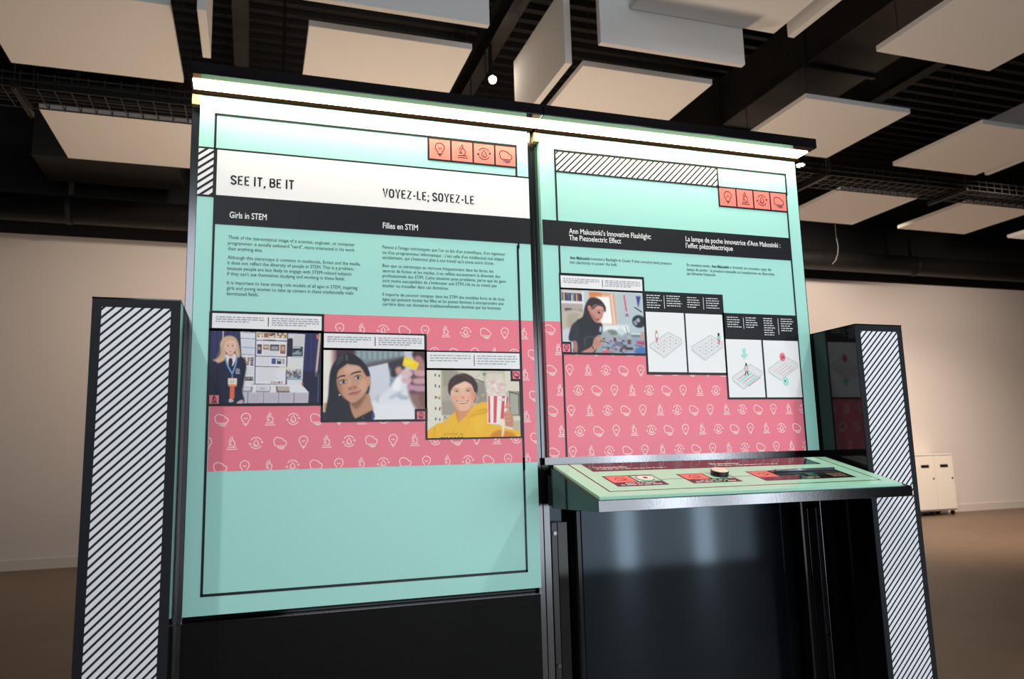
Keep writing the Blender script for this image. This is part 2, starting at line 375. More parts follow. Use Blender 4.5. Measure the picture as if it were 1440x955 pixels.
    P.blob([(236, 430), (270, 395), (320, 395), (340, 430), (320, 500), (290, 520), (262, 490)], (232, 228, 236), 2)
    P.rect(262, 380, 314, 425, (206, 160, 142), 4); P.ell(284, 325, 55, 76, (234, 192, 174), 2); P.blob([(230, 300), (245, 255), (285, 245), (322, 260), (338, 300), (320, 270), (285, 262), (250, 275)], (206, 170, 132), 3)
    P.ell(262, 322, 9, 5, (70, 62, 72), 1); P.ell(306, 322, 9, 5, (70, 62, 72), 1); P.line([(250, 308), (274, 306)], 4, (170, 126, 100), 1); P.line([(294, 306), (318, 308)], 4, (170, 126, 100), 1)
    P.line([(284, 325), (280, 346), (290, 348)], 4, (206, 150, 136), 2); P.blob([(264, 364), (284, 372), (306, 364), (286, 382)], (200, 98, 100), 1); P.line([(268, 367), (302, 367)], 3, (244, 232, 232), 1)
    P.ell(250, 345, 12, 10, (230, 160, 148), 6, .6); P.ell(318, 345, 12, 10, (230, 160, 148), 6, .6)
    P.poly([(276, 440), (304, 440), (312, 480), (300, 540), (280, 540), (268, 480)], (36, 36, 58), 1)
    P.line([(240, 430), (258, 500), (308, 590)], 14, (118, 158, 212), 1); P.line([(350, 420), (340, 500), (310, 590)], 14, (118, 158, 212), 1); P.line([(310, 585), (310, 640)], 12, (112, 132, 180), 1)
    P.ell(360, 560, 22, 24, (150, 150, 170), 2, .8); P.line([(340, 585), (382, 585)], 6, (190, 190, 205), 1)
    P.rect(272, 632, 355, 690, (232, 224, 206)); P.line([(284, 655), (340, 655)], 5, (160, 150, 150)); P.line([(284, 670), (330, 670)], 5, (160, 150, 150)); P.rect(275, 688, 354, 710, (238, 150, 106)); P.rect(292, 706, 335, 826, (226, 106, 78)); P.blob([(285, 835), (310, 825), (330, 850), (290, 860)], (190, 180, 186), 2)
    P.blob([(360, 860), (410, 835), (415, 868), (370, 872)], (190, 170, 176), 2)
    return P

def photo_dark_haired():
    P = Picture(260, 176, (36, 100, 1170, 882), (206, 208, 222))
    P.rect(36, 100, 140, 800, (240, 236, 226), 8); P.rect(120, 100, 180, 420, (196, 150, 150), 14); P.rect(160, 90, 420, 330, (66, 44, 60), 14)
    P.rect(380, 96, 930, 300, (128, 146, 156), 14); 
    for x in range(410, 930, 60): P.rect(x, 105, x+22, 200, (176, 194, 200), 10, .7)
    P.poly([(480, 250), (940, 150), (940, 330), (500, 320)], (98, 94, 100), 12); P.poly([(730, 240), (940, 170), (930, 460), (770, 400)], (54, 50, 62), 12)
    P.poly([(760, 400), (860, 410), (830, 520), (760, 520)], (122, 158, 168), 10)
    P.rect(550, 300, 760, 700, (216, 218, 228), 18); P.poly([(525, 290), (748, 236), (770, 470), (600, 500), (540, 440)], (214, 220, 232), 3)
    P.rect(40, 690, 90, 790, (190, 160, 120), 8); P.rect(36, 790, 110, 882, (40, 44, 66), 6)
    # bag held to the camera, out of focus
    P.blob([(780, 500), (900, 340), (1000, 330), (960, 520), (1000, 640), (1060, 882), (590, 882), (560, 700), (640, 640)], (232, 234, 242), 14)
    P.blob([(800, 520), (860, 400), (900, 480), (860, 560)], (250, 250, 252), 8); P.blob([(770, 620), (880, 560), (900, 600), (780, 650)], (190, 196, 212), 10, .8); P.blob([(860, 600), (980, 620), (960, 660), (880, 650)], (160, 170, 196), 10, .7)
    P.rect(590, 700, 1050, 882, (240, 241, 247), 26); P.blob([(600, 640), (650, 600), (640, 700)], (180, 184, 198), 10, .6)
    # hand
    P.blob([(1040, 100), (1180, 90), (1180, 300), (1100, 260), (1030, 160)], (76, 46, 50), 10); P.blob([(1060, 170), (1130, 160), (1170, 250), (1160, 340), (1080, 330)], (176, 126, 126), 8)
    P.blob([(990, 560), (1180, 560), (1180, 780), (1060, 760)], (150, 112, 104), 12); P.blob([(1100, 600), (1180, 600), (1180, 740), (1120, 720)], (122, 84, 78), 12, .7)
    P.rect(990, 320, 1180, 590, (110, 70, 84), 12)
    P.blob([(900, 330), (990, 320), (1030, 350), (1000, 395), (910, 390)], (226, 192, 196), 8); P.blob([(910, 405), (1000, 405), (1020, 440), (980, 475), (915, 460)], (222, 180, 190), 8); P.blob([(970, 490), (1080, 500), (1090, 540), (990, 545)], (206, 150, 176), 8)
    P.blob([(1050, 320), (1180, 320), (1180, 385), (1070, 380)], (212, 164, 166), 8); P.blob([(1040, 420), (1180, 410), (1180, 470), (1060, 475)], (206, 160, 168), 8); P.blob([(1060, 505), (1180, 500), (1180, 555), (1070, 560)], (196, 150, 170), 8)
    P.blob([(838, 300), (880, 280), (905, 300), (900, 350), (850, 362)], (206, 156, 146), 8)
    P.poly([(938, 165), (975, 160), (1110, 238), (1072, 315), (915, 262)], (252, 214, 40), 6); P.blob([(950, 190), (1040, 220), (1020, 260), (940, 240)], (255, 234, 70), 10, .7)
    # hair, face, neck
    P.blob([(110, 330), (190, 190), (300, 130), (420, 180), (510, 280), (552, 400), (540, 560), (500, 640), (420, 600), (330, 700), (380, 882), (80, 882), (88, 600)], (36, 34, 46), 4)
    P.blob([(340, 690), (520, 590), (560, 690), (580, 790), (480, 860), (380, 860)], (196, 146, 116), 5); P.blob([(330, 670), (500, 590), (470, 680), (400, 760), (340, 720)], (128, 84, 66), 14, .8)
    P.blob([(178, 370), (220, 300), (300, 248), (400, 258), (480, 320), (510, 400), (528, 500), (490, 590), (420, 660), (350, 690), (270, 640), (210, 560), (182, 460)], (206, 154, 126), 3)
    P.blob([(180, 420), (220, 460), (260, 620), (330, 690), (250, 620), (200, 520)], (150, 100, 82), 12, .8); P.blob([(260, 300), (380, 270), (430, 310), (300, 370)], (228, 184, 160), 16, .7); P.blob([(440, 450), (510, 440), (490, 560), (430, 560)], (222, 172, 144), 14, .7)
    P.blob([(512, 390), (545, 385), (552, 470), (528, 500)], (208, 156, 130), 2)
    P.blob([(180, 420), (200, 330), (290, 250), (330, 140), (250, 160), (150, 260), (110, 400), (150, 480)], (34, 32, 44), 4); P.blob([(290, 245), (300, 140), (420, 180), (520, 300), (545, 390), (500, 380), (430, 280)], (34, 32, 44), 4)
    P.line([(285, 150), (292, 215)], 14, (120, 104, 112), 4, .8)
    for a, b in (((180, 240), (255, 165)), ((170, 270), (265, 190)), ((190, 215), (250, 150))): P.line([a, b], 6, (110, 108, 120), 3, .6)
    P.blob([(178, 420), (215, 388), (270, 380), (268, 396), (220, 402), (185, 425)], (34, 24, 26), 2); P.blob([(330, 372), (370, 345), (430, 332), (455, 345), (420, 350), (370, 362), (338, 380)], (34, 24, 26), 2)
    for cx, cy, r in ((250, 455, 46), (410, 405, 46)):
        P.ell(cx, cy, r, 26, (120, 76, 64), 5, .8, -14); P.ell(cx, cy, r-8, 17, (226, 220, 224), 1, 1, -14); P.ell(cx+2, cy, 20, 18, (30, 24, 30), 1); P.ell(cx-6, cy-6, 5, 4, (230, 230, 240)); P.line([(cx-40, cy+4), (cx-6, cy-22), (cx+38, cy-12)], 7, (30, 20, 24), 1)
    P.line([(315, 430), (325, 520)], 16, (228, 182, 154), 8, .8); P.blob([(305, 520), (345, 505), (395, 500), (405, 520), (370, 548), (320, 548)], (188, 130, 104), 6); P.ell(326, 535, 9, 6, (90, 52, 46), 2); P.ell(385, 515, 9, 6, (90, 52, 46), 2)
    P.blob([(302, 596), (360, 570), (385, 572), (450, 548), (430, 574), (365, 590)], (160, 86, 88), 2); P.blob([(302, 598), (365, 592), (440, 560), (410, 600), (340, 612)], (196, 116, 118), 2); P.ell(212, 603, 9, 9, (220, 220, 226), 1)
    P.blob([(330, 882), (400, 860), (520, 800), (580, 780), (580, 882)], (26, 26, 36), 3); P.poly([(575, 785), (592, 830), (582, 882), (566, 870)], (50, 66, 170), 2); P.ell(470, 860, 12, 14, (70, 70, 80), 2)
    return P

def photo_yellow_hoodie():
    P = Picture(264, 184, (46, 96, 1178, 912), (206, 198, 178))
    P.rect(46, 96, 235, 920, (232, 228, 214), 4); P.rect(215, 96, 420, 640, (164, 158, 146), 6); P.rect(215, 290, 420, 470, (184, 180, 170), 10, .7); P.rect(222, 96, 234, 190, (140, 200, 120), 2); P.rect(222, 190, 240, 430, (226, 196, 110), 4, .5)
    for y in (155, 285, 425, 560, 685): P.ell(145, y, 8, 20, (60, 56, 56), 2); P.ell(192, y+8, 8, 18, (70, 66, 66), 2)
    P.ell(160, 425, 22, 8, (150, 120, 90), 2); P.ell(196, 420, 10, 14, (226, 190, 70), 2); P.ell(198, 552, 10, 12, (214, 80, 60), 2); P.line([(240, 700), (250, 650), (280, 690)], 6, (70, 70, 80), 2)
    P.poly([(360, 96), (700, 96), (740, 250), (540, 150)], (220, 214, 196), 6); P.line([(380, 100), (530, 140)], 6, (120, 112, 100), 2)
    P.rect(630, 230, 770, 520, (150, 150, 140), 8); P.line([(630, 200), (740, 240)], 10, (70, 66, 60), 2); P.poly([(640, 170), (680, 140), (705, 155), (660, 190)], (226, 220, 200), 2); P.line([(640, 180), (690, 140)], 4, (110, 104, 90), 1); P.poly([(722, 140), (745, 118), (762, 135), (745, 162)], (60, 150, 90), 2)
    P.ell(720, 400, 14, 16, (226, 180, 90), 4); P.ell(716, 470, 12, 12, (214, 130, 90), 4); P.ell(650, 440, 14, 30, (180, 176, 160), 4)
    P.rect(1000, 96, 1178, 350, (226, 220, 200), 6); P.rect(1040, 350, 1178, 660, (140, 136, 124), 4); P.rect(1060, 380, 1160, 640, (174, 172, 160), 4); P.line([(1040, 350), (1175, 395)], 12, (80, 76, 70), 2); P.line([(1165, 390), (1168, 660)], 10, (80, 76, 70), 2); P.rect(1090, 660, 1178, 720, (224, 214, 190), 4); P.rect(1100, 720, 1178, 912, (190, 184, 164), 6)
    # hair, face
    P.blob([(296, 290), (330, 200), (420, 140), (520, 136), (600, 180), (650, 270), (640, 400), (610, 500), (560, 420), (340, 410), (318, 400)], (66, 42, 44), 3)
    P.blob([(380, 540), (590, 520), (620, 640), (520, 700), (430, 700)], (226, 150, 112), 5)
    P.blob([(325, 330), (350, 270), (470, 230), (560, 240), (600, 300), (622, 380), (615, 450), (570, 550), (500, 590), (430, 585), (370, 520), (330, 430)], (240, 188, 160), 3)
    P.blob([(560, 300), (620, 380), (610, 470), (550, 570), (580, 460)], (222, 150, 116), 12, .8); P.blob([(330, 400), (370, 520), (430, 580), (380, 480)], (222, 150, 120), 10, .6); P.blob([(380, 270), (520, 250), (520, 310), (390, 320)], (250, 212, 190), 16, .6)
    P.blob([(296, 330), (330, 220), (430, 160), (540, 200), (470, 240), (370, 290), (330, 350), (318, 400)], (62, 40, 42), 4); P.blob([(500, 215), (600, 180), (655, 290), (640, 400), (612, 350), (580, 270)], (66, 42, 44), 4)
    P.line([(420, 160), (470, 150), (560, 200)], 12, (122, 84, 78), 6, .6); P.line([(340, 260), (400, 190)], 8, (110, 76, 70), 5, .6); P.ell(628, 400, 14, 40, (214, 146, 116), 4)
    for cx, cy in ((400, 352), (538, 348)): P.ell(cx, cy, 34, 16, (206, 150, 128), 5, .7); P.ell(cx, cy+2, 24, 10, (226, 214, 210), 1); P.ell(cx, cy, 11, 10, (70, 72, 84), 1); P.line([(cx-28, cy+2), (cx, cy-10), (cx+28, cy+2)], 5, (70, 44, 40), 1)
    P.line([(356, 330), (400, 318), (432, 330)], 9, (120, 78, 64), 3, .8); P.line([(505, 328), (545, 314), (580, 326)], 9, (120, 78, 64), 3, .8)
    P.blob([(448, 430), (470, 400), (500, 430), (475, 446)], (226, 150, 126), 5); P.line([(470, 340), (474, 420)], 10, (250, 214, 192), 5, .6); P.ell(385, 430, 34, 26, (240, 150, 130), 12, .6); P.ell(560, 425, 34, 26, (240, 150, 130), 12, .6)
    P.blob([(388, 462), (470, 476), (540, 456), (520, 492), (470, 506), (420, 494)], (186, 84, 76), 2); P.blob([(402, 472), (470, 482), (528, 466), (505, 486), (470, 492), (425, 488)], (250, 244, 238), 1)
    # hooded top
    P.blob([(60, 912), (130, 760), (250, 710), (380, 600), (400, 640), (420, 710), (470, 690), (620, 520), (770, 490), (790, 600), (800, 740), (940, 780), (1080, 820), (1170, 850), (1178, 912)], (246, 190, 42), 4)
    P.blob([(380, 600), (400, 590), (430, 720), (405, 715)], (206, 140, 24), 5, .8); P.blob([(480, 690), (620, 600), (790, 560), (770, 610), (610, 650)], (214, 148, 26), 7, .8); P.line([(470, 700), (600, 620), (760, 590)], 12, (255, 216, 80), 6, .7); P.line([(130, 780), (120, 912)], 12, (216, 150, 30), 7, .7)
    P.blob([(820, 870), (900, 830), (1000, 840), (1080, 860), (1100, 912), (820, 912)], (214, 122, 40), 10, .8); P.line([(385, 760), (340, 870)], 8, (222, 160, 36), 5, .7); P.blob([(560, 700), (700, 650), (760, 720), (650, 860)], (252, 204, 60), 20, .6)
    x = 236
    for L in ((14, 24), (14, 22), (12, 24), (16, 22), (12, 24), (12, 22), (14, 24), (16, 22), (14, 24)): P.line([(x, 862), (x+3, 862+L[1])], 5, (120, 96, 40), 1); P.line([(x, 862), (x+L[0], 862)], 4, (120, 96, 40), 1); x += 20
    P.line([(432, 888), (444, 862), (456, 888)], 5, (120, 96, 40), 1); P.line([(462, 888), (466, 862)], 5, (120, 96, 40), 1)
    for x in (196, 228, 264, 310, 356, 400, 440): P.poly([(x, 912), (x+6, 902), (x+26, 902), (x+30, 912)], (46, 70, 60), 1)
    # striped cup of ice in a hand
    P.poly([(745, 240), (790, 130), (970, 130), (1000, 250), (1000, 410), (775, 410)], (226, 214, 204), 8, .9)
    rnd = random.Random(5)
    for _ in range(46): P.ell(rnd.uniform(775, 985), rnd.uniform(190, 395), rnd.uniform(12, 40), rnd.uniform(5, 14), rnd.choice([(250, 246, 244), (238, 210, 206), (226, 180, 176), (244, 236, 232)]), 5, .8, rnd.uniform(-40, 40))
    P.poly([(775, 405), (1035, 420), (985, 765), (770, 748)], (246, 240, 238), 1)
    for a, b, c, d in ((782, 808, 804, 780), (852, 898, 878, 842), (958, 995, 972, 930)): P.poly([(a, 408), (b, 411), (c, 742 if c < 900 else 700), (d, 738 if d < 900 else 695)], (222, 86, 94), 1)
    P.poly([(1015, 420), (1036, 422), (1015, 560), (1002, 560)], (206, 60, 74), 1); P.rect(915, 440, 1005, 470, (236, 228, 232), 1); P.line([(925, 455), (995, 458)], 4, (180, 160, 190))
    P.blob([(975, 620), (1040, 590), (1080, 640), (1095, 740), (1080, 800), (1000, 800), (980, 700)], (206, 140, 110), 4)
    for y in (520, 600, 650, 700): P.ell(1030, y+18, 44, 24, (214, 152, 126), 4, 1, -12); P.line([(990, y+42), (1072, y+34)], 6, (160, 92, 76), 4, .8)
    P.blob([(920, 700), (970, 700), (980, 780), (960, 900), (940, 900), (950, 800), (925, 760)], (250, 230, 200), 3); P.line([(985, 790), (1080, 815)], 16, (244, 244, 240), 3)
    return P

def photo_workbench():
    P = Picture(252, 186, (36, 80, 1108, 878), (196, 208, 214)); rnd = random.Random(9)
    P.rect(36, 70, 330, 620, (196, 190, 186), 4); P.rect(40, 96, 305, 230, (120, 110, 112), 3); P.rect(300, 90, 332, 470, (226, 228, 232), 3)
    x = 46
    for c in ((86, 130, 180), (214, 160, 76), (60, 58, 66), (66, 84, 150), (96, 90, 140), (66, 70, 84), (196, 196, 196), (110, 150, 150), (60, 64, 90), (198, 150, 120), (150, 70, 60), (36, 60, 110), (60, 60, 70)): P.rect(x, rnd.uniform(118, 145), x+19, 226, c, 2); x += 20
    P.rect(36, 226, 320, 258, (232, 234, 238), 3); P.rect(40, 258, 310, 380, (186, 172, 164), 5); P.rect(80, 318, 170, 362, (72, 72, 84), 5); P.rect(175, 330, 300, 360, (150, 130, 150), 6); P.rect(50, 98, 300, 116, (236, 236, 240), 4)
    P.blob([(40, 380), (300, 360), (310, 600), (40, 620)], (196, 188, 172), 10); P.blob([(120, 400), (260, 390), (200, 520), (110, 560)], (168, 158, 142), 14, .7); P.blob([(40, 610), (130, 590), (130, 760), (40, 760)], (206, 212, 222), 8)
    # bright window with a timber frame
    P.poly([(385, 90), (735, 105), (755, 510), (540, 520), (400, 300)], (226, 172, 140), 3); P.poly([(400, 96), (560, 100), (560, 150), (410, 165)], (222, 138, 92), 6); P.poly([(490, 160), (665, 150), (690, 505), (545, 505)], (252, 250, 248), 8); P.line([(690, 110), (720, 505)], 16, (244, 222, 208), 4); P.line([(665, 150), (690, 505)], 6, (200, 160, 140), 2); P.line([(545, 515), (755, 508)], 12, (222, 170, 140), 4)
    P.rect(760, 90, 1108, 640, (186, 202, 208), 8); P.rect(560, 520, 900, 640, (238, 242, 244), 16)
    P.line([(858, 120), (880, 320)], 20, (222, 72, 98), 3); P.ell(880, 320, 14, 16, (226, 90, 110), 3); P.rect(866, 360, 905, 435, (150, 130, 160), 4); P.ell(885, 380, 12, 14, (200, 60, 60), 3); P.ell(885, 420, 18, 14, (226, 230, 236), 3)
    P.poly([(1015, 125), (1085, 125), (1042, 290)], (60, 68, 152), 3); P.line([(990, 275), (1090, 335)], 16, (44, 46, 56), 2); P.ell(1040, 460, 92, 86, (42, 50, 60), 3); P.ell(1032, 445, 24, 26, (170, 176, 190), 3); P.poly([(965, 465), (1000, 445), (1020, 495), (990, 515)], (150, 156, 180), 3)
    # desk full of things
    P.poly([(500, 640), (1108, 600), (1108, 878), (300, 878)], (152, 166, 186), 10); P.blob([(520, 640), (640, 580), (780, 600), (860, 640), (760, 700), (560, 710)], (168, 176, 180), 8); P.blob([(620, 590), (700, 580), (760, 620), (680, 650)], (110, 120, 112), 8, .8); P.blob([(740, 600), (790, 545), (850, 600), (800, 650)], (206, 222, 228), 8)
    for _ in range(60): P.ell(rnd.uniform(540, 850), rnd.uniform(690, 870), rnd.uniform(8, 34), rnd.uniform(5, 16), rnd.choice([(60, 52, 60), (120, 70, 66), (176, 150, 150), (206, 206, 214), (84, 90, 120), (150, 60, 70), (44, 40, 46)]), 3, .85, rnd.uniform(-40, 40))
    P.rect(700, 730, 800, 790, (96, 104, 130), 4, .8); P.rect(690, 680, 730, 730, (110, 60, 66), 4)
    P.poly([(868, 640), (928, 640), (922, 770), (876, 770)], (176, 180, 186), 4); P.rect(874, 700, 924, 765, (110, 72, 66), 5); P.line([(858, 530), (885, 640)], 8, (66, 104, 92), 2)
    P.rect(930, 610, 1060, 635, (214, 222, 226), 3); P.rect(930, 640, 1050, 664, (110, 130, 120), 3); P.rect(1060, 600, 1100, 700, (200, 160, 140), 8); P.poly([(985, 720), (1100, 715), (1105, 775), (1000, 755)], (186, 70, 120), 5); P.rect(840, 800, 945, 838, (60, 56, 66), 6); P.ell(1060, 850, 100, 56, (76, 116, 182), 8); P.line([(970, 770), (1080, 790)], 14, (74, 90, 126), 4)
    # woman bent over the bench, side view
    P.blob([(300, 420), (330, 300), (380, 200), (440, 165), (540, 190), (606, 280), (600, 350), (560, 330), (500, 260), (430, 300), (420, 400), (470, 480), (545, 500), (550, 590), (520, 640), (480, 620), (300, 560), (220, 480)], (56, 46, 54), 4)
    P.blob([(375, 290), (400, 280), (440, 310), (520, 262), (575, 270), (585, 340), (565, 395), (550, 440), (520, 460), (490, 492), (450, 470), (410, 400), (385, 340)], (206, 146, 134), 3)
    P.blob([(390, 340), (440, 400), (500, 480), (450, 470)], (150, 96, 92), 10, .8); P.blob([(378, 285), (405, 280), (412, 340), (388, 345)], (196, 136, 124), 3); P.blob([(480, 270), (560, 265), (570, 310), (500, 320)], (222, 168, 154), 10, .7)
    P.blob([(420, 310), (500, 255), (590, 270), (600, 360), (570, 290), (500, 275), (440, 320)], (52, 42, 50), 4)
    P.line([(498, 340), (530, 334)], 8, (70, 44, 46), 2); P.blob([(498, 358), (520, 352), (536, 368), (512, 376)], (66, 42, 48), 2); P.line([(555, 330), (572, 332)], 7, (70, 44, 46), 2); P.line([(548, 370), (556, 410), (530, 432)], 8, (168, 106, 98), 3); P.blob([(475, 446), (510, 440), (515, 456), (490, 462)], (168, 72, 82), 2)
    P.blob([(110, 720), (150, 560), (220, 480), (330, 440), (430, 470), (500, 560), (540, 640), (470, 680), (440, 878), (170, 878), (190, 760)], (42, 44, 52), 4); P.blob([(150, 560), (230, 500), (260, 620), (200, 720)], (54, 56, 66), 14, .7)
    P.line([(320, 800), (320, 690), (380, 675), (470, 690)], 14, (72, 80, 92), 4, .8); P.blob([(500, 520), (545, 520), (550, 600), (515, 640), (490, 600)], (46, 40, 50), 4); P.blob([(525, 540), (545, 560), (530, 610), (510, 600)], (190, 214, 236), 4, .8)
    P.blob([(165, 745), (215, 750), (215, 878), (180, 878)], (176, 122, 112), 4); P.blob([(270, 878), (400, 800), (440, 700), (500, 660), (540, 700), (530, 770), (470, 820), (400, 878)], (196, 138, 122), 4); P.line([(405, 790), (430, 840)], 12, (40, 36, 44), 2)
    P.blob([(480, 690), (540, 700), (580, 740), (520, 760)], (206, 150, 136), 4); P.ell(515, 735, 14, 16, (130, 140, 170), 2); P.line([(520, 720), (640, 760)], 10, (44, 40, 48), 2); P.blob([(530, 860), (600, 835), (640, 860), (620, 878), (540, 878)], (214, 110, 116), 4)
    return P

# ------------------------------------------------------------ the hall
FLOORM = mat('brown_floor', (130, 105, 83), .45, spec=.3, noise=.22, nscale=3.5, bump=0)
def floor_grain():
    nt = FLOORM.node_tree; b = nt.nodes['Principled BSDF']; tc = nt.nodes.new('ShaderNodeTexCoord')
    mp = nt.nodes.new('ShaderNodeMapping'); mp.inputs['Scale'].default_value = (9, 60, 1)
    n = nt.nodes.new('ShaderNodeTexNoise'); n.inputs['Scale'].default_value = 3; n.inputs['Detail'].default_value = 6
    nt.links.new(tc.outputs['Object'], mp.inputs['Vector']); nt.links.new(mp.outputs['Vector'], n.inputs['Vector'])
    bp = nt.nodes.new('ShaderNodeBump'); bp.inputs['Strength'].default_value = .25; bp.inputs['Distance'].default_value = .004
    nt.links.new(n.outputs['Fac'], bp.inputs['Height']); nt.links.new(bp.outputs['Normal'], b.inputs['Normal'])
    old = [l for l in nt.links if l.to_socket == b.inputs['Base Color']][0].from_socket
    mx = nt.nodes.new('ShaderNodeMix'); mx.data_type = 'RGBA'; mx.blend_type = 'MULTIPLY'; mx.inputs[0].default_value = .45
    nt.links.new(old, mx.inputs[6]); nt.links.new(n.outputs['Color'], mx.inputs[7])
    bw = nt.nodes.new('ShaderNodeRGBToBW'); nt.links.new(n.outputs['Color'], bw.inputs[0]); nt.links.new(bw.outputs[0], mx.inputs[7])
    nt.links.new(mx.outputs[2], b.inputs['Base Color'])
floor_grain()
WALLM = mat('warm_white_wall_paint', (222, 212, 205), .85, spec=.2, noise=.02, nscale=2)
DWALL = mat('black_wall_paint', (20, 20, 21), .8)
BASEM = mat('cream_baseboard', (214, 206, 196), .6)
FRONTM = mat('grey_wall_paint', (120, 124, 130), .8)
structure(MB().box(-9, 19, -5.2, 8.1, -.1, 0).build('floor', FLOORM))
structure(MB().box(-9, 19, 7.93, 8.1, 0, 3.912).build('wall_back', WALLM))
structure(MB().box(-9, 19, 7.93, 8.1, 3.912, 6.1).build('trim_1', DWALL))
structure(MB().box(-9, 19, 7.915, 7.93, 0, .115).build('baseboard_back', BASEM))
structure(MB().box(-9.1, -9, -5.2, 8.1, 0, 6.1).build('wall_left', DWALL))
structure(MB().box(19, 19.1, -5.2, 8.1, 0, 6.1).build('wall_right', DWALL))
structure(MB().box(-9, 19, -5.3, -5.2, 0, 6.1).build('wall_front', FRONTM))
DECKM = mat('black_roof_deck', (24, 22, 21), .5)
ceil = structure(MB().box(-9, 19, -5.2, 8.1, 5.95, 6.1).build('ceiling', DECKM))
rb = MB()
for i in range(60):
    y = -4.4+i*.2; rb.prism([(y, 5.95), (y+.02, 5.88), (y+.08, 5.88), (y+.10, 5.95)], -9, 19)
tag(rb.build('deck_rib', DECKM, ceil), kind='stuff')

def joist(x, label):
    o = empty('roof_joist', (x, 2.9, 5.15), label, 'roof beam', 'black steel joists under the roof')
    MB().box(x-.07, x+.07, -5.1, 7.85, 5.14, 5.16).build('lower_flange', DARKM, o)
    MB().box(x-.01, x+.01, -5.1, 7.85, 5.16, 5.46).build('web', DARKM, o)
    MB().box(x-.07, x+.07, -5.1, 7.85, 5.46, 5.48).build('upper_flange', DARKM, o)
    for k in range(7): MB().box(x-.03, x+.03, -4+k*1.6, -3.94+k*1.6, 5.48, 5.87).build('hanger', DARKM, o)
joist(-.19, 'black steel roof joist running back above the SEE IT, BE IT title')
joist(2.2, 'black steel roof joist passing beside the bright round spotlight')
joist(6.9, 'black steel roof joist on the right above the hanging white panels')
d = MB().box(4.95, 5.75, -5.1, 7.2, 4.75, 5.3).build('box_duct', DARKM, None, .01)
tag(d, 'wide black rectangular air duct running back between the right hand ceiling panels', 'duct')
for k in range(8): MB().box(4.92, 5.78, -4+k*1.45, -3.96+k*1.45, 4.72, 5.33).build('duct_flange', DARKM, d)
d2 = MB().box(-2.3, -.85, 6.6, 7.4, 4.42, 5.3).build('box_duct', DARKM, None, .01)
tag(d2, 'black boxed air unit under the roof at far left, behind the hanging panel', 'duct')
MB().box(-1.6, -.9, 6.5, 6.62, 4.5, 4.62).build('grille', SATIN, d2)
rd = empty('round_duct', (3, 7.45, 4.1), 'long round black duct running along the top of the back wall', 'duct')
MB().tube((-8.98, 7.45, 4.1), (18.98, 7.45, 4.1), .16, 20).build('pipe', DARKM, rd, smooth=True)
for x in (-8.2, -5.2, -2.1, 1, 4, 7.1, 10.4, 13.5):
    MB().tube((x, 7.45, 4.1), (x+.05, 7.45, 4.1), .172, 20).build('band', DARKM, rd)
    MB().box(x, x+.05, 7.42, 7.48, 4.26, 5.87).build('strap', DARKM, rd)
# a loose cable hanging from the services
cb = MB(); pts = [(8.50, 7.0, 4.32), (8.52, 7.0, 4.2), (8.50, 7.0, 4.08), (8.45, 7.0, 3.97), (8.38, 7.0, 3.91)]
for a, b in zip(pts, pts[1:]): cb.tube(a, b, .003, 5)
cb.tube((8.50, 7, 4.32), (8.50, 7, 5.87), .0015, 4)
tag(cb.build('loose_cable', mat('pale_cable', (190, 186, 180), .5)), 'thin pale loose cable end dangling below the ducts near the right kiosk edge', 'cable')

# --- acoustic panels hung flat, and baffles hung upright
def hang(mb, pts, z0): 
    for x, y in pts: mb.tube((x, y, z0), (x, y, 5.87), .003, 4)
PG = 'white acoustic panels hung flat from the roof'
def raft(x0, x1, y0, y1, label, z=4.27, t=.05):
    o = empty('acoustic_raft', ((x0+x1)/2, (y0+y1)/2, z), label, 'ceiling panel', PG)
    MB().box(x0, x1, y0, y1, z, z+t).build('board', LINEN, o, .004)
    for x, y in ((x0+.12, y0+.12), (x1-.12, y0+.12), (x0+.12, y1-.12), (x1-.12, y1-.12)):
        m = MB(); hang(m, [(x, y)], z+t); m.tube((x, y, z+t), (x, y, z+t+.03), .012, 6); m.build('hanger_wire', WIRE, o)
r1, r2, r3 = (.98, 2.185), (3.03, 4.19), (5.02, 6.20)
c0, c1, c2, c3, c4, c5, c6 = (-1.86, -.61), (.325, 1.565), (2.51, 3.735), (4.72, 5.93), (6.85, 8.08), (8.9, 10.18), (11.05, 12.28)
raft(*c0, *r2, 'large white ceiling panel cut by the top left corner of the photo')
raft(*c1, *r2, 'white ceiling panel straight above the middle of the left display bay')
raft(*c2, *r2, 'white ceiling panel right of the bright spotlight, just above the canopy joint')
raft(*c3, *r2, 'white ceiling panel behind the right end of the lit canopy')
raft(*c4, *r2, 'white ceiling panel at the right edge, middle one of three rows')
raft(*c2, *r1, 'white ceiling panel at the top edge, overlapping the upright baffle behind it')
raft(*c3, *r1, 'white ceiling panel filling the top right corner of the photo')
raft(*c0, *r3, 'white ceiling panel at far left, half hidden behind the wire cable tray')
raft(*c4, *r3, 'white ceiling panel low behind the cable tray, touching the right kiosk edge in view')
raft(*c5, *r3, 'white ceiling panel low behind the cable tray near the right photo edge')
raft(*c6, *r3, 'small sliver of white ceiling panel at the right edge, lowest and farthest of all')
BG = 'white acoustic baffles hung upright from the roof'
def baffle(x0, x1, y0, y1, z0, z1, label):
    o = empty('acoustic_baffle', ((x0+x1)/2, (y0+y1)/2, z0), label, 'ceiling baffle', BG)
    MB().box(x0, x1, y0, y1, z0, z1).build('board', LINEN, o, .004)
    ends = [(x0+.12, (y0+y1)/2), (x1-.12, (y0+y1)/2)] if x1-x0 > y1-y0 else [((x0+x1)/2, y0+.12), ((x0+x1)/2, y1-.12)]
    for e in ends: m = MB(); hang(m, [e], z1); m.build('hanger_wire', WIRE, o)
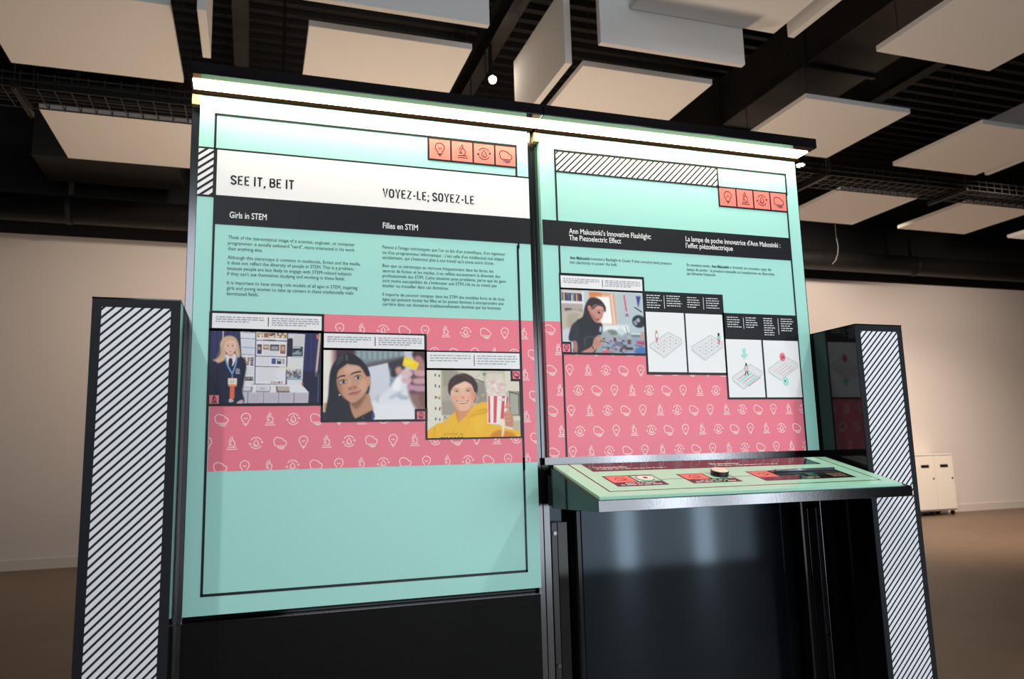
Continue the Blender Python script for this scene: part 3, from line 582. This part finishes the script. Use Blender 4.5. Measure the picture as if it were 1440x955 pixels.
baffle(.24, 1.452, 2.2, 2.25, 3.983, 4.64, 'upright white baffle facing the camera at the top edge, left of the bright spotlight')
baffle(2.27, 3.465, 2.2, 2.25, 3.985, 4.64, 'upright white baffle facing the camera, behind the overlapping flat panel at top right')
baffle(2.213, 2.27, 2.71, 3.91, 4.085, 4.722, 'upright white baffle seen edge on, right next to the bright spotlight')
baffle(-.404, -.348, 2.61, 3.25, 4.03, 4.66, 'narrow white baffle end hanging above the top left corner of the kiosk')
baffle(3.782, 3.838, .9, 2.09, 4.197, 4.84, 'upright white baffle edge at the top, right of the large overlapping flat panel')
baffle(8.16, 8.215, 2.95, 4.13, 4.262, 4.9, 'upright white baffle edge at the right border, just beyond the middle row panel')

# --- spotlights on the roof
def spotlight(p, aim, label, power, r=.036, est=60):
    o = empty('spotlight', p, label, 'spotlight', None); P = Vector(p); D = (Vector(aim)-P).normalized()
    MB().tube(P-D*.16, P-D*.005, r+.004, 16, r+.01).build('housing', SATIN, o, smooth=False)
    MB().tube(P-D*.012, P+D*.004, r, 16).build('lens', mat('lit_lens_%d' % est, (255, 255, 255), .3, emit=(1, .86, .68), est=est), o)
    MB().box(p[0]-.015, p[0]+.015, p[1]-.015+.06, p[1]+.015+.06, p[2], 5.87).build('stem', SATIN, o)
    l = bpy.data.lights.new('spotlight_beam', 'SPOT'); l.energy = power; l.spot_size = math.radians(80); l.spot_blend = .7; l.color = (1, .86, .7); l.shadow_soft_size = .05
    lo = bpy.data.objects.new('spotlight_beam', l); COL.objects.link(lo); lo.parent = o; lo.location = D*.03
    lo.rotation_euler = D.to_track_quat('-Z', 'Y').to_euler()
spotlight((2.14, 4.33, 4.745), (.6, -1.2, 1.6), 'bright round spotlight glowing above the canopy, beside the edge-on baffle', 40)
spotlight((6.39, 5.16, 4.6), (6.2, 4.9, 0), 'small lit spotlight peeping out beside the right kiosk edge below the canopy', 120, .05, 9)

# --- wire basket cable tray
ct = empty('cable_tray', (5, 4.7, 4.1), 'black wire basket cable tray crossing the hall left and right behind the kiosk', 'cable tray')
lw = MB(); TX0, TX1, TY0, TY1 = -8.5, 18.5, 4.5, 4.9
for y, z in ((TY0, 4.1), (TY0+.13, 4.1), (TY0+.27, 4.1), (TY1, 4.1), (TY0, 4.16), (TY1, 4.16), (TY0, 4.22), (TY1, 4.22)): lw.box(TX0, TX1, y-.005, y+.005, z-.005, z+.005)
lw.build('long_wires', WIRE, ct)
cw = MB(); x = TX0
while x < TX1:
    cw.box(x-.004, x+.004, TY0, TY1, 4.092, 4.1); cw.box(x-.004, x+.004, TY0-.008, TY0, 4.092, 4.24); cw.box(x-.004, x+.004, TY1, TY1+.008, 4.092, 4.24); x += .125
tag(cw.build('cross_wires', WIRE, ct), kind='stuff')
bun = MB()
for y, z in ((4.62, 4.12), (4.66, 4.12), (4.72, 4.115), (4.78, 4.12)): bun.tube((TX0, y, z), (TX1, y, z), .016, 6)
bun.build('cable_bundle', DARKM, ct)
for x in (-6.1, -4.0, -1.9, .2, 2.1, 4.1, 6.14, 8.2, 10.3, 12.4):
    b = MB().box(x-.02, x+.02, TY0-.09, TY1+.09, 4.05, 4.09); b.build('support_bar', DARKM, ct)
    for y in (TY0-.07, TY1+.07): MB().tube((x, y, 4.03), (x, y, 5.75), .006, 5).build('drop_rod', WIRE, ct)
ct.location.z += .12

# --- white cabinet against the back wall
CABM = mat('white_cabinet_laminate', (236, 228, 216), .5); SLOT = mat('black_slot', (18, 18, 18), .5); LOCK = mat('steel_lock', (150, 140, 128), .35, metal=1)
cx0, cx1, cy = 10.09, 10.88, 7.5
cab = empty('storage_cabinet', ((cx0+cx1)/2, 7.7, 0), 'low white two door cabinet on castors against the back wall', 'cabinet')
MB().box(cx0, cx1, cy+.02, 7.90, .075, .96).build('body', CABM, cab, .004)
MB().box(cx0-.01, cx1+.01, cy, 7.905, .96, .98).build('top', CABM, cab, .003)
for i, (a, b) in enumerate(((cx0+.004, (cx0+cx1)/2-.003), ((cx0+cx1)/2+.003, cx1-.004))):
    dr = MB().box(a, b, cy, cy+.02, .1, .95).build('door', CABM, cab, .003)
    m = (a+b)/2; MB().box(m-.08, m+.08, cy-.006, cy, .765, .81).build('pull', SLOT, dr)
    MB().tube((b-.045, cy, .59), (b-.045, cy-.012, .59), .014, 10).build('lock', LOCK, dr)
for x in (cx0+.05, cx0+.33, cx1-.05):
    for y in (cy+.06, 7.84):
        w = MB().tube((x-.014, y, .036), (x+.014, y, .036), .035, 14); w.build('castor', SLOT, cab)
MB().box(cx0+.02, cx0+.3, cy+.08, cy+.3, .055, .076).build('kick_board', SLOT, cab)

# ------------------------------------------------------------ the exhibit: two striped towers
STRIPE = mat('white_stripe_print', (232, 233, 240), .4, spec=.3); TBLACK = mat('dark_grey_laminate', (22, 25, 31), .5, spec=.25)
PT = .02218
def tower(x0, x1, sx0, sx1, label):
    o = empty('striped_tower', ((x0+x1)/2, -.1, 0), label, 'display tower')
    MB().box(x0, x1, -.222, .018, 0, 1.533).build('body', BLACK, o, .001)
    MB().box(x0, x1, -.226, -.222, 0, 1.5335).build('front_board', TBLACK, o)
    MB().box(x0-.001, x1+.001, -.227, .018, 1.5335, 1.537).build('cap', BLACK, o)
    F = Flat(lambda u, v, k: (u, -.226-EPS*k, v), 1); hatch(F, sx0, sx1, .05, 1.5115, PT, .645, .98); F.build('stripe_print', STRIPE, o)
tower(-.396, -.187, -.3735, -.2105, 'black tower with white diagonal stripes left of the SEE IT, BE IT panel')
tower(2.0117, 2.2185, 2.0325, 2.1955, 'black tower with white diagonal stripes at the right end, behind the counter corner')

# ------------------------------------------------------------ display bays
LAMP = mat('lit_diffuser', (255, 255, 255), .4, emit=(1, .83, .53), est=22)
FR = .0045
def bay(x0, x1, label, right):
    o = empty('display_bay', ((x0+x1)/2, .06, 0), label, 'display stand')
    for s, (a, b) in enumerate(((x0, x0+.023), (x1-.023, x1))):
        MB().box(a, b, .022, .12, 0, 2.24).build('upright', UPR, o, .0015)
    MB().box(x0+.023, x1-.023, .04, .12, .02 if not right else 1.06, 2.235).build('back_sheet', BLACK, o)
    MB().box(x0, x1, -.105, .12, 2.24, 2.278).build('canopy', BLACK, o, .002)
    MB().box(x0+(0 if right else .006), x1-(.012 if right else 0), -.067, -.006, 2.2365, 2.24).build('light_strip', LAMP, o)
    MB().box(x0+.004, x1-.004, -.0062, -.0022, 2.2235, 2.24).build('light_lip', LIP, o)
    MB().box(x0+.001, x0+.024, -.002, .03, 2.19, 2.2225).build('canopy_bracket', mat('tan_bracket', (196, 160, 120), .4), o)
    return o

# ---- left bay
B1 = bay(-.198, .906, 'left display bay with one tall teal graphic panel headed SEE IT, BE IT', False)
MB().box(-.175, .883, .008, .03, .03, .668).build('lower_sheet', mat('black_matt_sheet', (11, 11, 11), .55, spec=.12), B1, .001)
MB().box(-.185, .895, .006, .03, .669, .672).build('seam_trim', RAIL, B1)
G1 = MB().box(-.1735, .8835, 0, .04, .6905, 2.2235).build('graphic_panel', TEAL, B1)
L0, L1 = -.1733, .8833
F = Clip((L0, L1, .69, 2.2235), k=1)
F.rect(-.1197, L1, 1.0852, 1.5533).build('pink_field', PINK, G1)
F = Flat(k=2); icon_pattern(F, (-.1197, L1, 1.0852, 1.5533), -.0198, .1440, 1.233, .0669, .0688, .037, .0028); F.build('icon_pattern', PALE, G1)
F = Flat(k=3)
F.rect(L0, L1, 2.0512, 2.0572); F.rect(L0, -.1256, 1.9008, 1.9068)                # cross lines
F.rect(-.1310, .8440, 2.1622, 2.1690)                                          # frame line, top
F.rect(-.1310, -.1245, 1.95, 2.165); F.rect(-.1270, -.1205, 1.55, 1.95); F.rect(-.1285, -.1215, .745, 1.55)
F.rect(.8365, .8435, 1.80, 2.09); F.rect(.8330, .8405, 1.06, 1.81); F.rect(.8325, .8395, .7415, 1.10)
F.rect(-.1285, .8395, .7410, .7485)
F.build('frame_line', INK, G1)
F = Flat(k=4); F.rect(L0, -.1305, 1.9068, 2.0512); F.rect(-.1205, L1, 1.9083, 2.0512); F.build('white_band', WHITE, G1)
F = Flat(k=5); hatch(F, L0, -.1305, 1.9068, 2.0512, .0222, .40, .80); F.rect(-.1305, -.1205, 1.9, 2.0512); F.build('stripe_print', INK, G1)
F = Flat(k=4); F.rect(-.1265, L1, 1.8178, 1.9083); F.build('black_band', INK, G1)
def icon_row(u0, u1, v0, v1, G, k=4):
    F = Flat(k=k); F.rect(u0, u1, v0, v1); F.build('icon_backing', INK, G)
    w = .0062; c = (u1-u0-w)/4
    for i in range(4):
        a = u0+w+i*c; b = a+c-w; F = Flat(k=k+1); F.rect(a, b, v0+w, v1-w); t = F.build('icon_tile', SALMON, G)
        F = Flat(k=k+2); icon(F, i, (a+b)/2, (v0+v1)/2, .046, .0028); F.build('icon_drawing', INK, G)
icon_row(.5300, .8435, 2.0838, 2.1650, G1)
F = Flat(k=6); title(F, 'SEE IT, BE IT', -.0811, 1.9440, .0302, .1878); F.build('title_lettering', INK, G1)
F = Flat(k=6); title(F, 'VOYEZ-LE; SOYEZ-LE', .3802, 1.9421, .0302, .3078); F.build('title_lettering', INK, G1)
F = Flat(k=6); lettering(F, 'Girls in STEM', -.0805, 1.8395, .0190, .1068, bold=.009); F.build('subtitle_lettering', WHITE, G1)
F = Flat(k=6); lettering(F, 'Filles en STIM', .3811, 1.8390, .0190, .1138, bold=.009); F.build('subtitle_lettering', WHITE, G1)
TEXT = mat('dark_green_text_print', (56, 78, 82), .4)
F = Flat(k=3)
en = [('Think of the stereotypical image of a scientist, engineer, or computer', 1.7743), ('programmer- a socially awkward "nerd", more interested in his work', 1.7565), ('than anything else.', 1.7393),
      ('Although this stereotype is common in textbooks, fiction and the media,', 1.7124), ('it does not reflect the diversity of people in STEM. This is a problem,', 1.6958), ('because people are less likely to engage with STEM-related subjects', 1.6788), ("if they can't see themselves studying and working in these fields.", 1.6623),
      ('It is important to have strong role models of all ages in STEM, inspiring', 1.6350), ('girls and young women to take up careers in these traditionally male', 1.6183), ('dominated fields.', 1.6015)]
xs = lettering(Flat(), en[0][0], 0, 0, .0105, .3757)
for t, v in en: lettering(F, t, -.0825, v, .0105, xs=xs, res=2)
F.build('body_lettering', TEXT, G1); F = Flat(k=3)
fr = [("Pensez à l'image stéréotypée que l'on se fait d'un scientifique, d'un ingénieur", 1.7725), ("ou d'un programmeur informatique : c'est celle d'un intellectuel mal adapté", 1.7549), ("socialement, qui s'intéresse plus à son travail qu'à toute autre chose.", 1.7386),
      ('Bien que ce stéréotype se retrouve fréquemment dans les livres, les', 1.7116), ('œuvres de fiction et les médias, il ne reflète aucunement la diversité des', 1.6949), ('professionnels des STIM. Cette situation pose problème, parce que les gens', 1.6787), ("sont moins susceptibles de s'intéresser aux STIM s'ils ne se voient pas", 1.6628), ('étudier ou travailler dans ces domaines.', 1.6467),
      ('Il importe de pouvoir compter dans les STIM des modèles forts et de tous', 1.6184), ('âges qui puissent inciter les filles et les jeunes femmes à entreprendre une', 1.6028), ('carrière dans ces domaines traditionnellement dominés par les hommes.', 1.5870)]
xs = lettering(Flat(), fr[0][0], 0, 0, .0105, .4119)
for t, v in fr: lettering(F, t, .3799, v, .0105, xs=xs, res=2)
F.build('body_lettering', TEXT, G1)

CAPT = mat('grey_caption_print', (164, 166, 178), .4)
def card(G, box, white, div, lines, seed, corner=None):
    """a white caption card in a black border, two columns of fine print"""
    rnd = random.Random(seed)
    F = Flat(k=4); F.rect(*box); F.build('card_border', INK, G)
    F = Flat(k=5); F.rect(*white); c = F.build('caption_card', WHITE, G)
    F = Flat(k=6); F.rect(div-.0012, div+.0012, white[2]+.008, white[3]-.008); F.build('divider', INK, G)
    F = Flat(k=6); w = white
    lh = (w[3]-w[2]-.014)/5
    for j in range(lines[0]): greek(F, w[0]+.01, div-(.012 if j < lines[0]-1 else .055), w[3]-.0125-j*lh*1.12, .0034, rnd=rnd)
    F.build('caption_print', CAPT, G); F = Flat(k=6)
    for j in range(lines[1]): greek(F, div+.01, w[1]-(.008 if j < lines[1]-1 else .045), w[3]-.0125-j*lh*1.12, .0034, rnd=rnd)
    F.build('caption_print', CAPT, G)
def picture(G, P, box, rect, logo, kind, label, seed=0):
    F = Flat(k=4); F.rect(*box); F.build('photo_border', INK, G)
    o = P.build('photograph', *rect, 5, G); o['label'] = label
    (a, b, c, d), (e, f, g, h) = logo
    F = Flat(k=6); F.rect(a, b, c, d); F.build('badge_border', INK, G)
    F = Flat(k=7); F.rect(e, f, g, h); F.build('badge', PINK, G)
    F = Flat(k=8); icon(F, kind, (e+f)/2, (g+h)/2, (f-e)*.8, .0022); F.build('badge_drawing', INK, G)
card(G1, (-.1270, .2007, 1.4925, 1.5533), (-.1200, .1932, 1.5018, 1.5458), .0373, (3, 4), 1)
picture(G1, photo_student(), (-.1275, .2007, 1.2722, 1.5000), (-.1225, .1905, 1.2794, 1.4930), ((-.1225, -.0940, 1.2780, 1.3050), (-.1210, -.0951, 1.2790, 1.3040)), 1, 'printed photo of a fair haired student beside a project board')
card(G1, (.1935, .5203, 1.4425, 1.4990), (.2004, .5120, 1.4491, 1.4935), .3562, (3, 4), 2)
picture(G1, photo_dark_haired(), (.1930, .5203, 1.2220, 1.4480), (.2000, .5120, 1.2285, 1.4416), ((.4795, .5203, 1.2220, 1.2605), (.4862, .5120, 1.2278, 1.2522)), 2, 'printed photo of a dark haired woman holding up a clear bag')
card(G1, (.5133, .8390, 1.3830, 1.4465), (.5202, .8315, 1.3900, 1.4415), .6761, (3, 4), 3)
picture(G1, photo_yellow_hoodie(), (.5130, .8390, 1.1640, 1.3895), (.5195, .8275, 1.1690, 1.3830), ((.7985, .8390, 1.3490, 1.3895), (.8055, .8310, 1.3570, 1.3830)), 3, 'printed photo of a smiling woman in a yellow hooded top')

# ---- right bay
B2 = bay(.907, 2.024, 'right display bay with a shorter teal panel about the piezoelectric effect', True)
G2 = MB().box(.9265, 2.002, 0, .04, 1.097, 2.2235).build('graphic_panel', TEAL, B2)
R0, R1 = .9267, 2.0018
F = Flat(k=1); F.rect(R0, 1.9452, 1.0972, 1.5533); F.build('pink_field', PINK, G2)
side = MB().quad((.9262, .0005, 1.097), (.9262, .0215, 1.097), (.9262, .0215, 1.5533), (.9262, .0005, 1.5533)).build('pink_edge_print', PINK, G2)
F = Flat(k=2); icon_pattern(F, (R0, 1.9452, 1.0972, 1.5533), 1.0095, 1.1723, 1.2515, .0669, .0686, .037, .0028); F.build('icon_pattern', PALE, G2)
F = Flat(k=3)
F.rect(.9812, 1.9551, 2.1625, 2.1690); F.rect(.9812, .9880, 1.88, 2.165); F.rect(.9850, .9915, 1.55, 1.89); F.rect(.9835, .9905, 1.0972, 1.55)
F.rect(1.9485, 1.9551, 2.08, 2.165); F.rect(1.9445, 1.9510, 1.55, 2.09); F.rect(1.9425, 1.9495, 1.0972, 1.58)
F.build('frame_line', INK, G2)
F = Flat(k=4); F.rect(.9812, 1.6465, 2.0850, 2.1660); F.rect(.987, 1.647, 2.0905, 2.0905); hb = F.build('hatch_border', INK, G2)
F = Flat(k=5); F.rect(.9880, 1.6400, 2.0910, 2.1600); F.build('white_band', WHITE, G2)
F = Flat(k=6); hatch(F, .9880, 1.6400, 2.0910, 2.1600, .0222, .34, 1.0); F.build('stripe_print', INK, G2)
icon_row(1.6400, 1.9505, 2.0105, 2.0915, G2)
F = Flat(k=4); F.rect(.9290, 1.9481, 1.8200, 1.9090); F.build('black_band', INK, G2)
F = Flat(k=6)
xs = lettering(F, "Ann Makosinki's Innovative Flashlight:", 1.0265, 1.8655, .0185, .3193, bold=.009); lettering(F, 'The Piezoelectric Effect', 1.0255, 1.8415, .0185, .1995, bold=.009)
F.build('subtitle_lettering', WHITE, G2); F = Flat(k=6)
lettering(F, "La lampe de poche innovatrice d'Ann Makosinki :", 1.4878, 1.8675, .0185, .4123, bold=.009); lettering(F, "l'effet piézoélectrique", 1.4868, 1.8425, .0185, .2, xs=xs, bold=.009)
F.build('subtitle_lettering', WHITE, G2)
F = Flat(k=3)
lettering(F, 'Ann Makosinki', 1.0264, 1.7745, .0105, .074, res=2, bold=.02)
xs = lettering(F, 'invented a flashlight in Grade 9 that converts hand pressure', 1.1045, 1.7750, .0105, .3200, res=2); lettering(F, 'into electricity to power the bulb.', 1.0258, 1.7585, .0105, xs=xs, res=2)
F.build('body_lettering', TEXT, G2); F = Flat(k=3)
lettering(F, 'En neuvième année,', 1.4869, 1.7740, .0105, .0985, res=2); lettering(F, 'Ann Makosinki', 1.5905, 1.7740, .0105, .074, res=2, bold=.02); lettering(F, 'a inventé un nouveau type de', 1.6695, 1.7745, .0105, .1815, res=2)
lettering(F, 'lampe de poche : la pression manuelle est transformée en électricité,', 1.4860, 1.7570, .0105, .3800, res=2); lettering(F, "qui alimente l'ampoule.", 1.4850, 1.7416, .0105, xs=xs, res=2)
F.build('body_lettering', TEXT, G2)
card(G2, (.9830, 1.3085, 1.6640, 1.7240), (.9885, 1.2999, 1.6722, 1.7145), 1.1451, (3, 4), 4)
picture(G2, photo_workbench(), (.9830, 1.3060, 1.4413, 1.6715), (.9875, 1.2985, 1.4490, 1.6655), ((.9840, 1.0190, 1.4413, 1.4845), (.9860, 1.0140, 1.4495, 1.4765)), 0, 'printed photo of a dark haired woman soldering at a cluttered desk')
F = Flat(k=5); F.rect(1.3000, 1.6285, 1.3755, 1.6730); F.rect(1.6205, 1.9495, 1.2880, 1.6050); F.build('diagram_border', INK, G2)
rnd = random.Random(11)
for u0, u1, v, n in ((1.314, 1.376, 1.657, 6), (1.394, 1.456, 1.657, 5), (1.478, 1.532, 1.655, 5), (1.556, 1.616, 1.655, 5), (1.640, 1.700, 1.588, 5), (1.720, 1.772, 1.588, 5), (1.798, 1.850, 1.588, 8), (1.874, 1.934, 1.588, 6)):
    F = Flat(k=6)
    for j in range(n): greek(F, u0, u1-(rnd.random()*.016), v-j*.0088, .0030, rnd=rnd)
    F.build('caption_print', LGREY, G2)
for u, v0, v1 in ((1.384, 1.612, 1.66), (1.545, 1.615, 1.66), (1.710, 1.548, 1.59), (1.862, 1.53, 1.592)): F = Flat(k=6); F.rect(u-.001, u+.001, v0, v1); F.build('divider', LGREY, G2)
CELLS = ((1.3070, 1.4600, 1.3845, 1.5982), (1.4665, 1.6202, 1.3840, 1.5974), (1.6278, 1.7808, 1.2950, 1.5075), (1.7882, 1.9436, 1.2948, 1.5067))
for i, c in enumerate(CELLS):
    F = Flat(k=6); F.rect(*c); F.build('diagram_cell', WHITE, G2)
    U = c[0]; V = c[3]; W = c[1]-c[0]; H = c[3]-c[2]
    m = lambda x, y: (U+x*W, V-y*H)
    hexs = [[(.06, .55), (.57, .33), (.90, .45), (.90, .52), (.42, .76), (.06, .59)], [(.12, .56), (.64, .36), (.96, .48), (.96, .56), (.45, .79), (.12, .62)], [(.12, .65), (.64, .43), (.95, .55), (.95, .61), (.40, .86), (.12, .71)], [(.10, .50), (.60, .28), (.94, .40), (.94, .46), (.42, .70), (.10, .56)]][i]
    F = Flat(k=7); F.poly([m(*q) for q in hexs]); F.build('diagram_tray', LGREY, G2)
    F = Flat(k=8); F.stroke([m(*q) for q in hexs], .0012, True); F.build('diagram_outline', GREY, G2)
    R = Flat(k=8); T = Flat(k=8); D = Flat(k=9)
    if i < 2:
        o = (.0, .0) if i == 0 else (.06, .03)
        for a in range(6):
            for b in range(4):
                x = .20+a*.082+b*.073+o[0]; y = .575-a*.033+b*.026+o[1]
                (R if (a+b) % 2 else T).disc(*m(x, y), .0028, 8, .0022)
        px, py = ((.22, .33), (.83, .34))[i]
        R.poly([m(px, py+.1), m(px+.06, py+.1), m(px+.05, py+.17), m(px+.02, py+.19)]); (R if i == 0 else T).rect(*sorted((m(px, 0)[0], m(px+.06, 0)[0])), m(0, py+.1)[1], m(0, py+.04)[1])
        hd = Flat(k=9); hd.rect(m(px+.01, 0)[0], m(px+.055, 0)[0], m(0, py+.035)[1], m(0, py-.02)[1]); hd.build('diagram_figure', mat('ochre_print', (206, 164, 74), .4) if i == 0 else INK, G2)
        if i == 0:
            w_ = Flat(k=9); w_.rect(m(px, 0)[0], m(px+.065, 0)[0], m(0, py+.1)[1], m(0, py+.035)[1]); w_.build('diagram_figure', WHITE, G2)
        D.stroke([m(px, py+.035), m(px, py+.1), m(px+.065, py+.1), m(px+.065, py+.035)], .001)
    else:
        for j in range(5):
            a = m(.24+j*.075, .70+j*.028-(.15 if i == 3 else 0)); b = m(.60+j*.075, .545+j*.028-(.15 if i == 3 else 0))
            if i == 2: (R if j % 2 == 0 else T).stroke([a, b], .0026 if j % 2 == 0 else .0075)
            elif j < 4: R.stroke([a, b], .0012)
        if i == 2:
            T.poly([m(.44, .16), m(.54, .15), m(.53, .25), m(.60, .25), m(.48, .35), m(.39, .27), m(.46, .26)])
            D.stroke([m(.52, .41), m(.52, .46)], .006); D.stroke([m(.50, .55), m(.47, .63)], .003); D.stroke([m(.53, .55), m(.56, .62)], .003)
            w_ = Flat(k=9); w_.rect(m(.475, 0)[0], m(.555, 0)[0], m(0, .55)[1], m(0, .45)[1]); w_.build('diagram_figure', mat('pale_figure_print', (214, 206, 202), .4), G2); D.stroke([m(.475, .45), m(.475, .55), m(.555, .55), m(.555, .45)], .001, True)
        else:
            R.disc(*m(.52, .29), .0125, 18, .0165); T.disc(*m(.56, .72), .0125, 18, .0165)
            D.stroke([m(.47, .27), m(.57, .31)], .0016); D.stroke([m(.55, .26), m(.49, .32)], .0016); D.disc(*m(.54, .715), .003, 8)
    for f, mm in ((R, PINK), (T, TEAL), (D, INK)):
        if f.mb.f: f.build('diagram_drawing', mm, G2)
MB().box(.9085, 2.0015, -.003, -.0008, 1.0744, 1.0985).build('bottom_rail', RAIL, B2)
# legs and dark sheet under the counter
MB().box(.9305, 2.0005, .062, .07, .02, 1.06).build('lower_sheet', mat('daylight_tinted_gloss_sheet', (8, 10, 14), .085, spec=.40), B2)
MATS['daylight_tinted_gloss_sheet'].node_tree.nodes['Principled BSDF'].inputs['Specular Tint'].default_value = (.66, .84, 1, 1)  # blue tint imitates cool daylight reflected in the black sheet
for s in (0, 1):
    mx = (lambda a, b: (a, b)) if s == 0 else (lambda a, b: (2.930-b, 2.930-a))
    st = MB().box(*mx(.932, .952), .02, .06, .0, .888).build('leg_strip', SATIN, B2, .001)
    MB().box(*mx(.954, .988), .022, .06, .0, .888).build('leg_sheet', BLACK, B2, .001)
    for z in (.854, .443, .1):
        a, b = mx(.9425, .9425); MB().tube((a, .02, z), (a, .014, z), .0065, 10).build('bolt', RAIL, st)
    MB().box(*mx(1.006, 1.034), .0, .05, 0, .93).build('leg_post', mat('black_gloss_post', (16, 16, 18), .12, spec=.3), B2, .008)

# ------------------------------------------------------------ interactive counter
GB = mat('glossy_black_laminate', (24, 22, 23), .1, spec=.6); GT = mat('glossy_teal_laminate', (176, 230, 206), .2, spec=.35); GS = mat('glossy_salmon_laminate', (240, 120, 104), .2, spec=.5); GW = mat('glossy_white_laminate', (240, 240, 232), .2, spec=.5)
K = empty('interactive_counter', (1.46, -.2, .94), 'sloping teal topped counter with push button below the right panel', 'counter')
MB().prism([(-.404, .946), (-.052, .939), (-.052, 1.0650), (-.404, .977)], .9085, 2.0095).build('frame', BLACK, K, .001)
MB().box(.915, 2.0, -.0515, -.004, .945, 1.04).build('mounting_box', SATIN, K)
MB().box(.9085, 2.0095, -.4075, -.4045, .9455, .9765).build('front_rail', RAIL, K, .001)
n = MB(); pv = [(.917, 0), (1.9775, 0), (1.9775, .3545), (.917, .3545)]
lo = [desk_map(u, s, -29) for u, s in pv]; hi = [desk_map(u, s, 0) for u, s in pv]
n.quad(*hi); n.quad(*lo[::-1])
for i in range(4): j = (i+1) % 4; n.quad(lo[i], lo[j], hi[j], hi[i])
TB = n.build('top_board', GT, K, .0015)
def desk(k): return Flat(desk_map, k)
F = desk(1); F.rect(.9665, .9720, .047, .354); F.rect(1.9300, 1.9350, .040, .354); F.rect(.9665, 1.9350, .042, .0475); F.rect(1.188, 1.268, .1455, .1485); F.rect(1.44, 1.527, .1465, .1495); F.build('frame_line', GB, TB)
F = desk(1); F.rect(1.013, 1.882, .260, .354); F.build('header_band', GB, TB)
F = desk(2); lettering(F, 'The Piezoelectric Effect', 1.034, .297, .016, .118, bold=.02); lettering(F, 'Effet piézoélectrique', 1.462, .297, .016, .113, bold=.02)
rnd = random.Random(21); greek(F, 1.036, 1.284, .281, .005, rnd=rnd); greek(F, 1.465, 1.725, .279, .005, rnd=rnd); F.build('header_lettering', GW, TB)
def station(u0, u1, v0, v1, us):
    F = desk(1); F.rect(u0, u1, v0, v1); F.build('station_print', GB, TB)
    F = desk(2); F.rect(u0+.006, us, v0+.041, v1-.006); F.build('hand_tile', GS, TB)
    c = ((u0+us)/2+.004, (v0+v1)/2+.019); F = desk(3)
    F.stroke([(c[0]-.022, c[1]-.006), (c[0]-.01, c[1]+.012), (c[0]+.004, c[1]+.006), (c[0]+.02, c[1]+.016)], .003); F.stroke([(c[0]-.018, c[1]-.016), (c[0]+.006, c[1]-.008), (c[0]+.022, c[1]+.004)], .003); F.stroke([(c[0]-.002, c[1]-.018), (c[0]+.014, c[1]-.01), (c[0]+.02, c[1]-.02)], .003); F.build('hand_drawing', GB, TB)
station(1.0165, 1.1875, .0890, .2055, 1.1020); station(1.2700, 1.4460, .0910, .1985, 1.3570); station(1.5260, 1.8765, .0860, .2000, 1.6085)
for u0, u1 in ((1.1075, 1.1825), (1.3630, 1.4405)):
    F = desk(2); F.rect(u0, u1, .132, .1945); F.build('station_field', GT, TB)
F = desk(2)
rnd = random.Random(22)
for a, b in ((1.055, 1.160), (1.312, 1.41)): greek(F, a, b, .116, .006, rnd=rnd)
for a, b in ((1.034, 1.172), (1.286, 1.43)): greek(F, a, b, .1005, .006, rnd=rnd)
F.build('station_lettering', GW, TB)
def puck(u, s, r, h0, h1, r2=None, seg=28):
    nrm = Vector((0, -math.sin(CT), math.cos(CT))); p = Vector(desk_map(u, s, 0)); m = MB(); m.tube(p+nrm*h0, p+nrm*h1, r, seg, r2); return m
puck(1.144, .164, .0285, .0, .0014).build('touch_ring', GB, TB); puck(1.144, .164, .026, .0006, .0022).build('touch_pad', GW, TB); puck(1.146, .166, .008, .001, .0028, seg=16).build('touch_dot', GB, TB)
pb = puck(1.409, .166, .0285, .0, .017).build('push_button', mat('button_collar', (22, 22, 24), .2), K, .0015)
pb['label'] = 'round push button with pale cap and dark collar'
puck(1.409, .166, .027, .016, .0205, .0255).build('button_cap', mat('cream_button_cap', (244, 222, 204), .35), pb, .0012)
win = puck  # display window: dark tray with a clear rod and a coil block
tr = MB(); q = [(1.612, .150), (1.870, .150), (1.870, .196), (1.612, .196)]
lo = [desk_map(u, s, 2) for u, s in q]; hi = [desk_map(u, s, 8) for u, s in q]; tr.quad(*hi)
for i in range(4): j = (i+1) % 4; tr.quad(lo[i], lo[j], hi[j], hi[i])
dw = tr.build('display_window', mat('smoked_plastic', (52, 54, 62), .15), K)
a = Vector(desk_map(1.622, .172, 22)); b = Vector(desk_map(1.858, .172, 22)); MB().tube(a, b, .0052, 12).build('display_rod', mat('grey_rod', (120, 124, 134), .2, metal=.6), dw, smooth=True)
bl = MB(); q = [(1.712, .118), (1.748, .118), (1.748, .146), (1.712, .146)]
lo = [desk_map(u, s, 1) for u, s in q]; hi = [desk_map(u, s, 14) for u, s in q]; bl.quad(*hi)
for i in range(4): j = (i+1) % 4; bl.quad(lo[i], lo[j], hi[j], hi[i])
bl.build('indicator_block', mat('dark_green_plastic', (44, 84, 74), .25), K)
F = desk(2); rnd = random.Random(23); greek(F, 1.697, 1.745, .105, .006, rnd=rnd); greek(F, 1.692, 1.740, .096, .005, rnd=rnd)
for j in range(5): greek(F, 1.80, 1.86, .140-j*.009, .003, rnd=rnd)
F.build('display_lettering', mat('tan_print', (190, 160, 130), .3), TB)
bpy.context.view_layer.update()
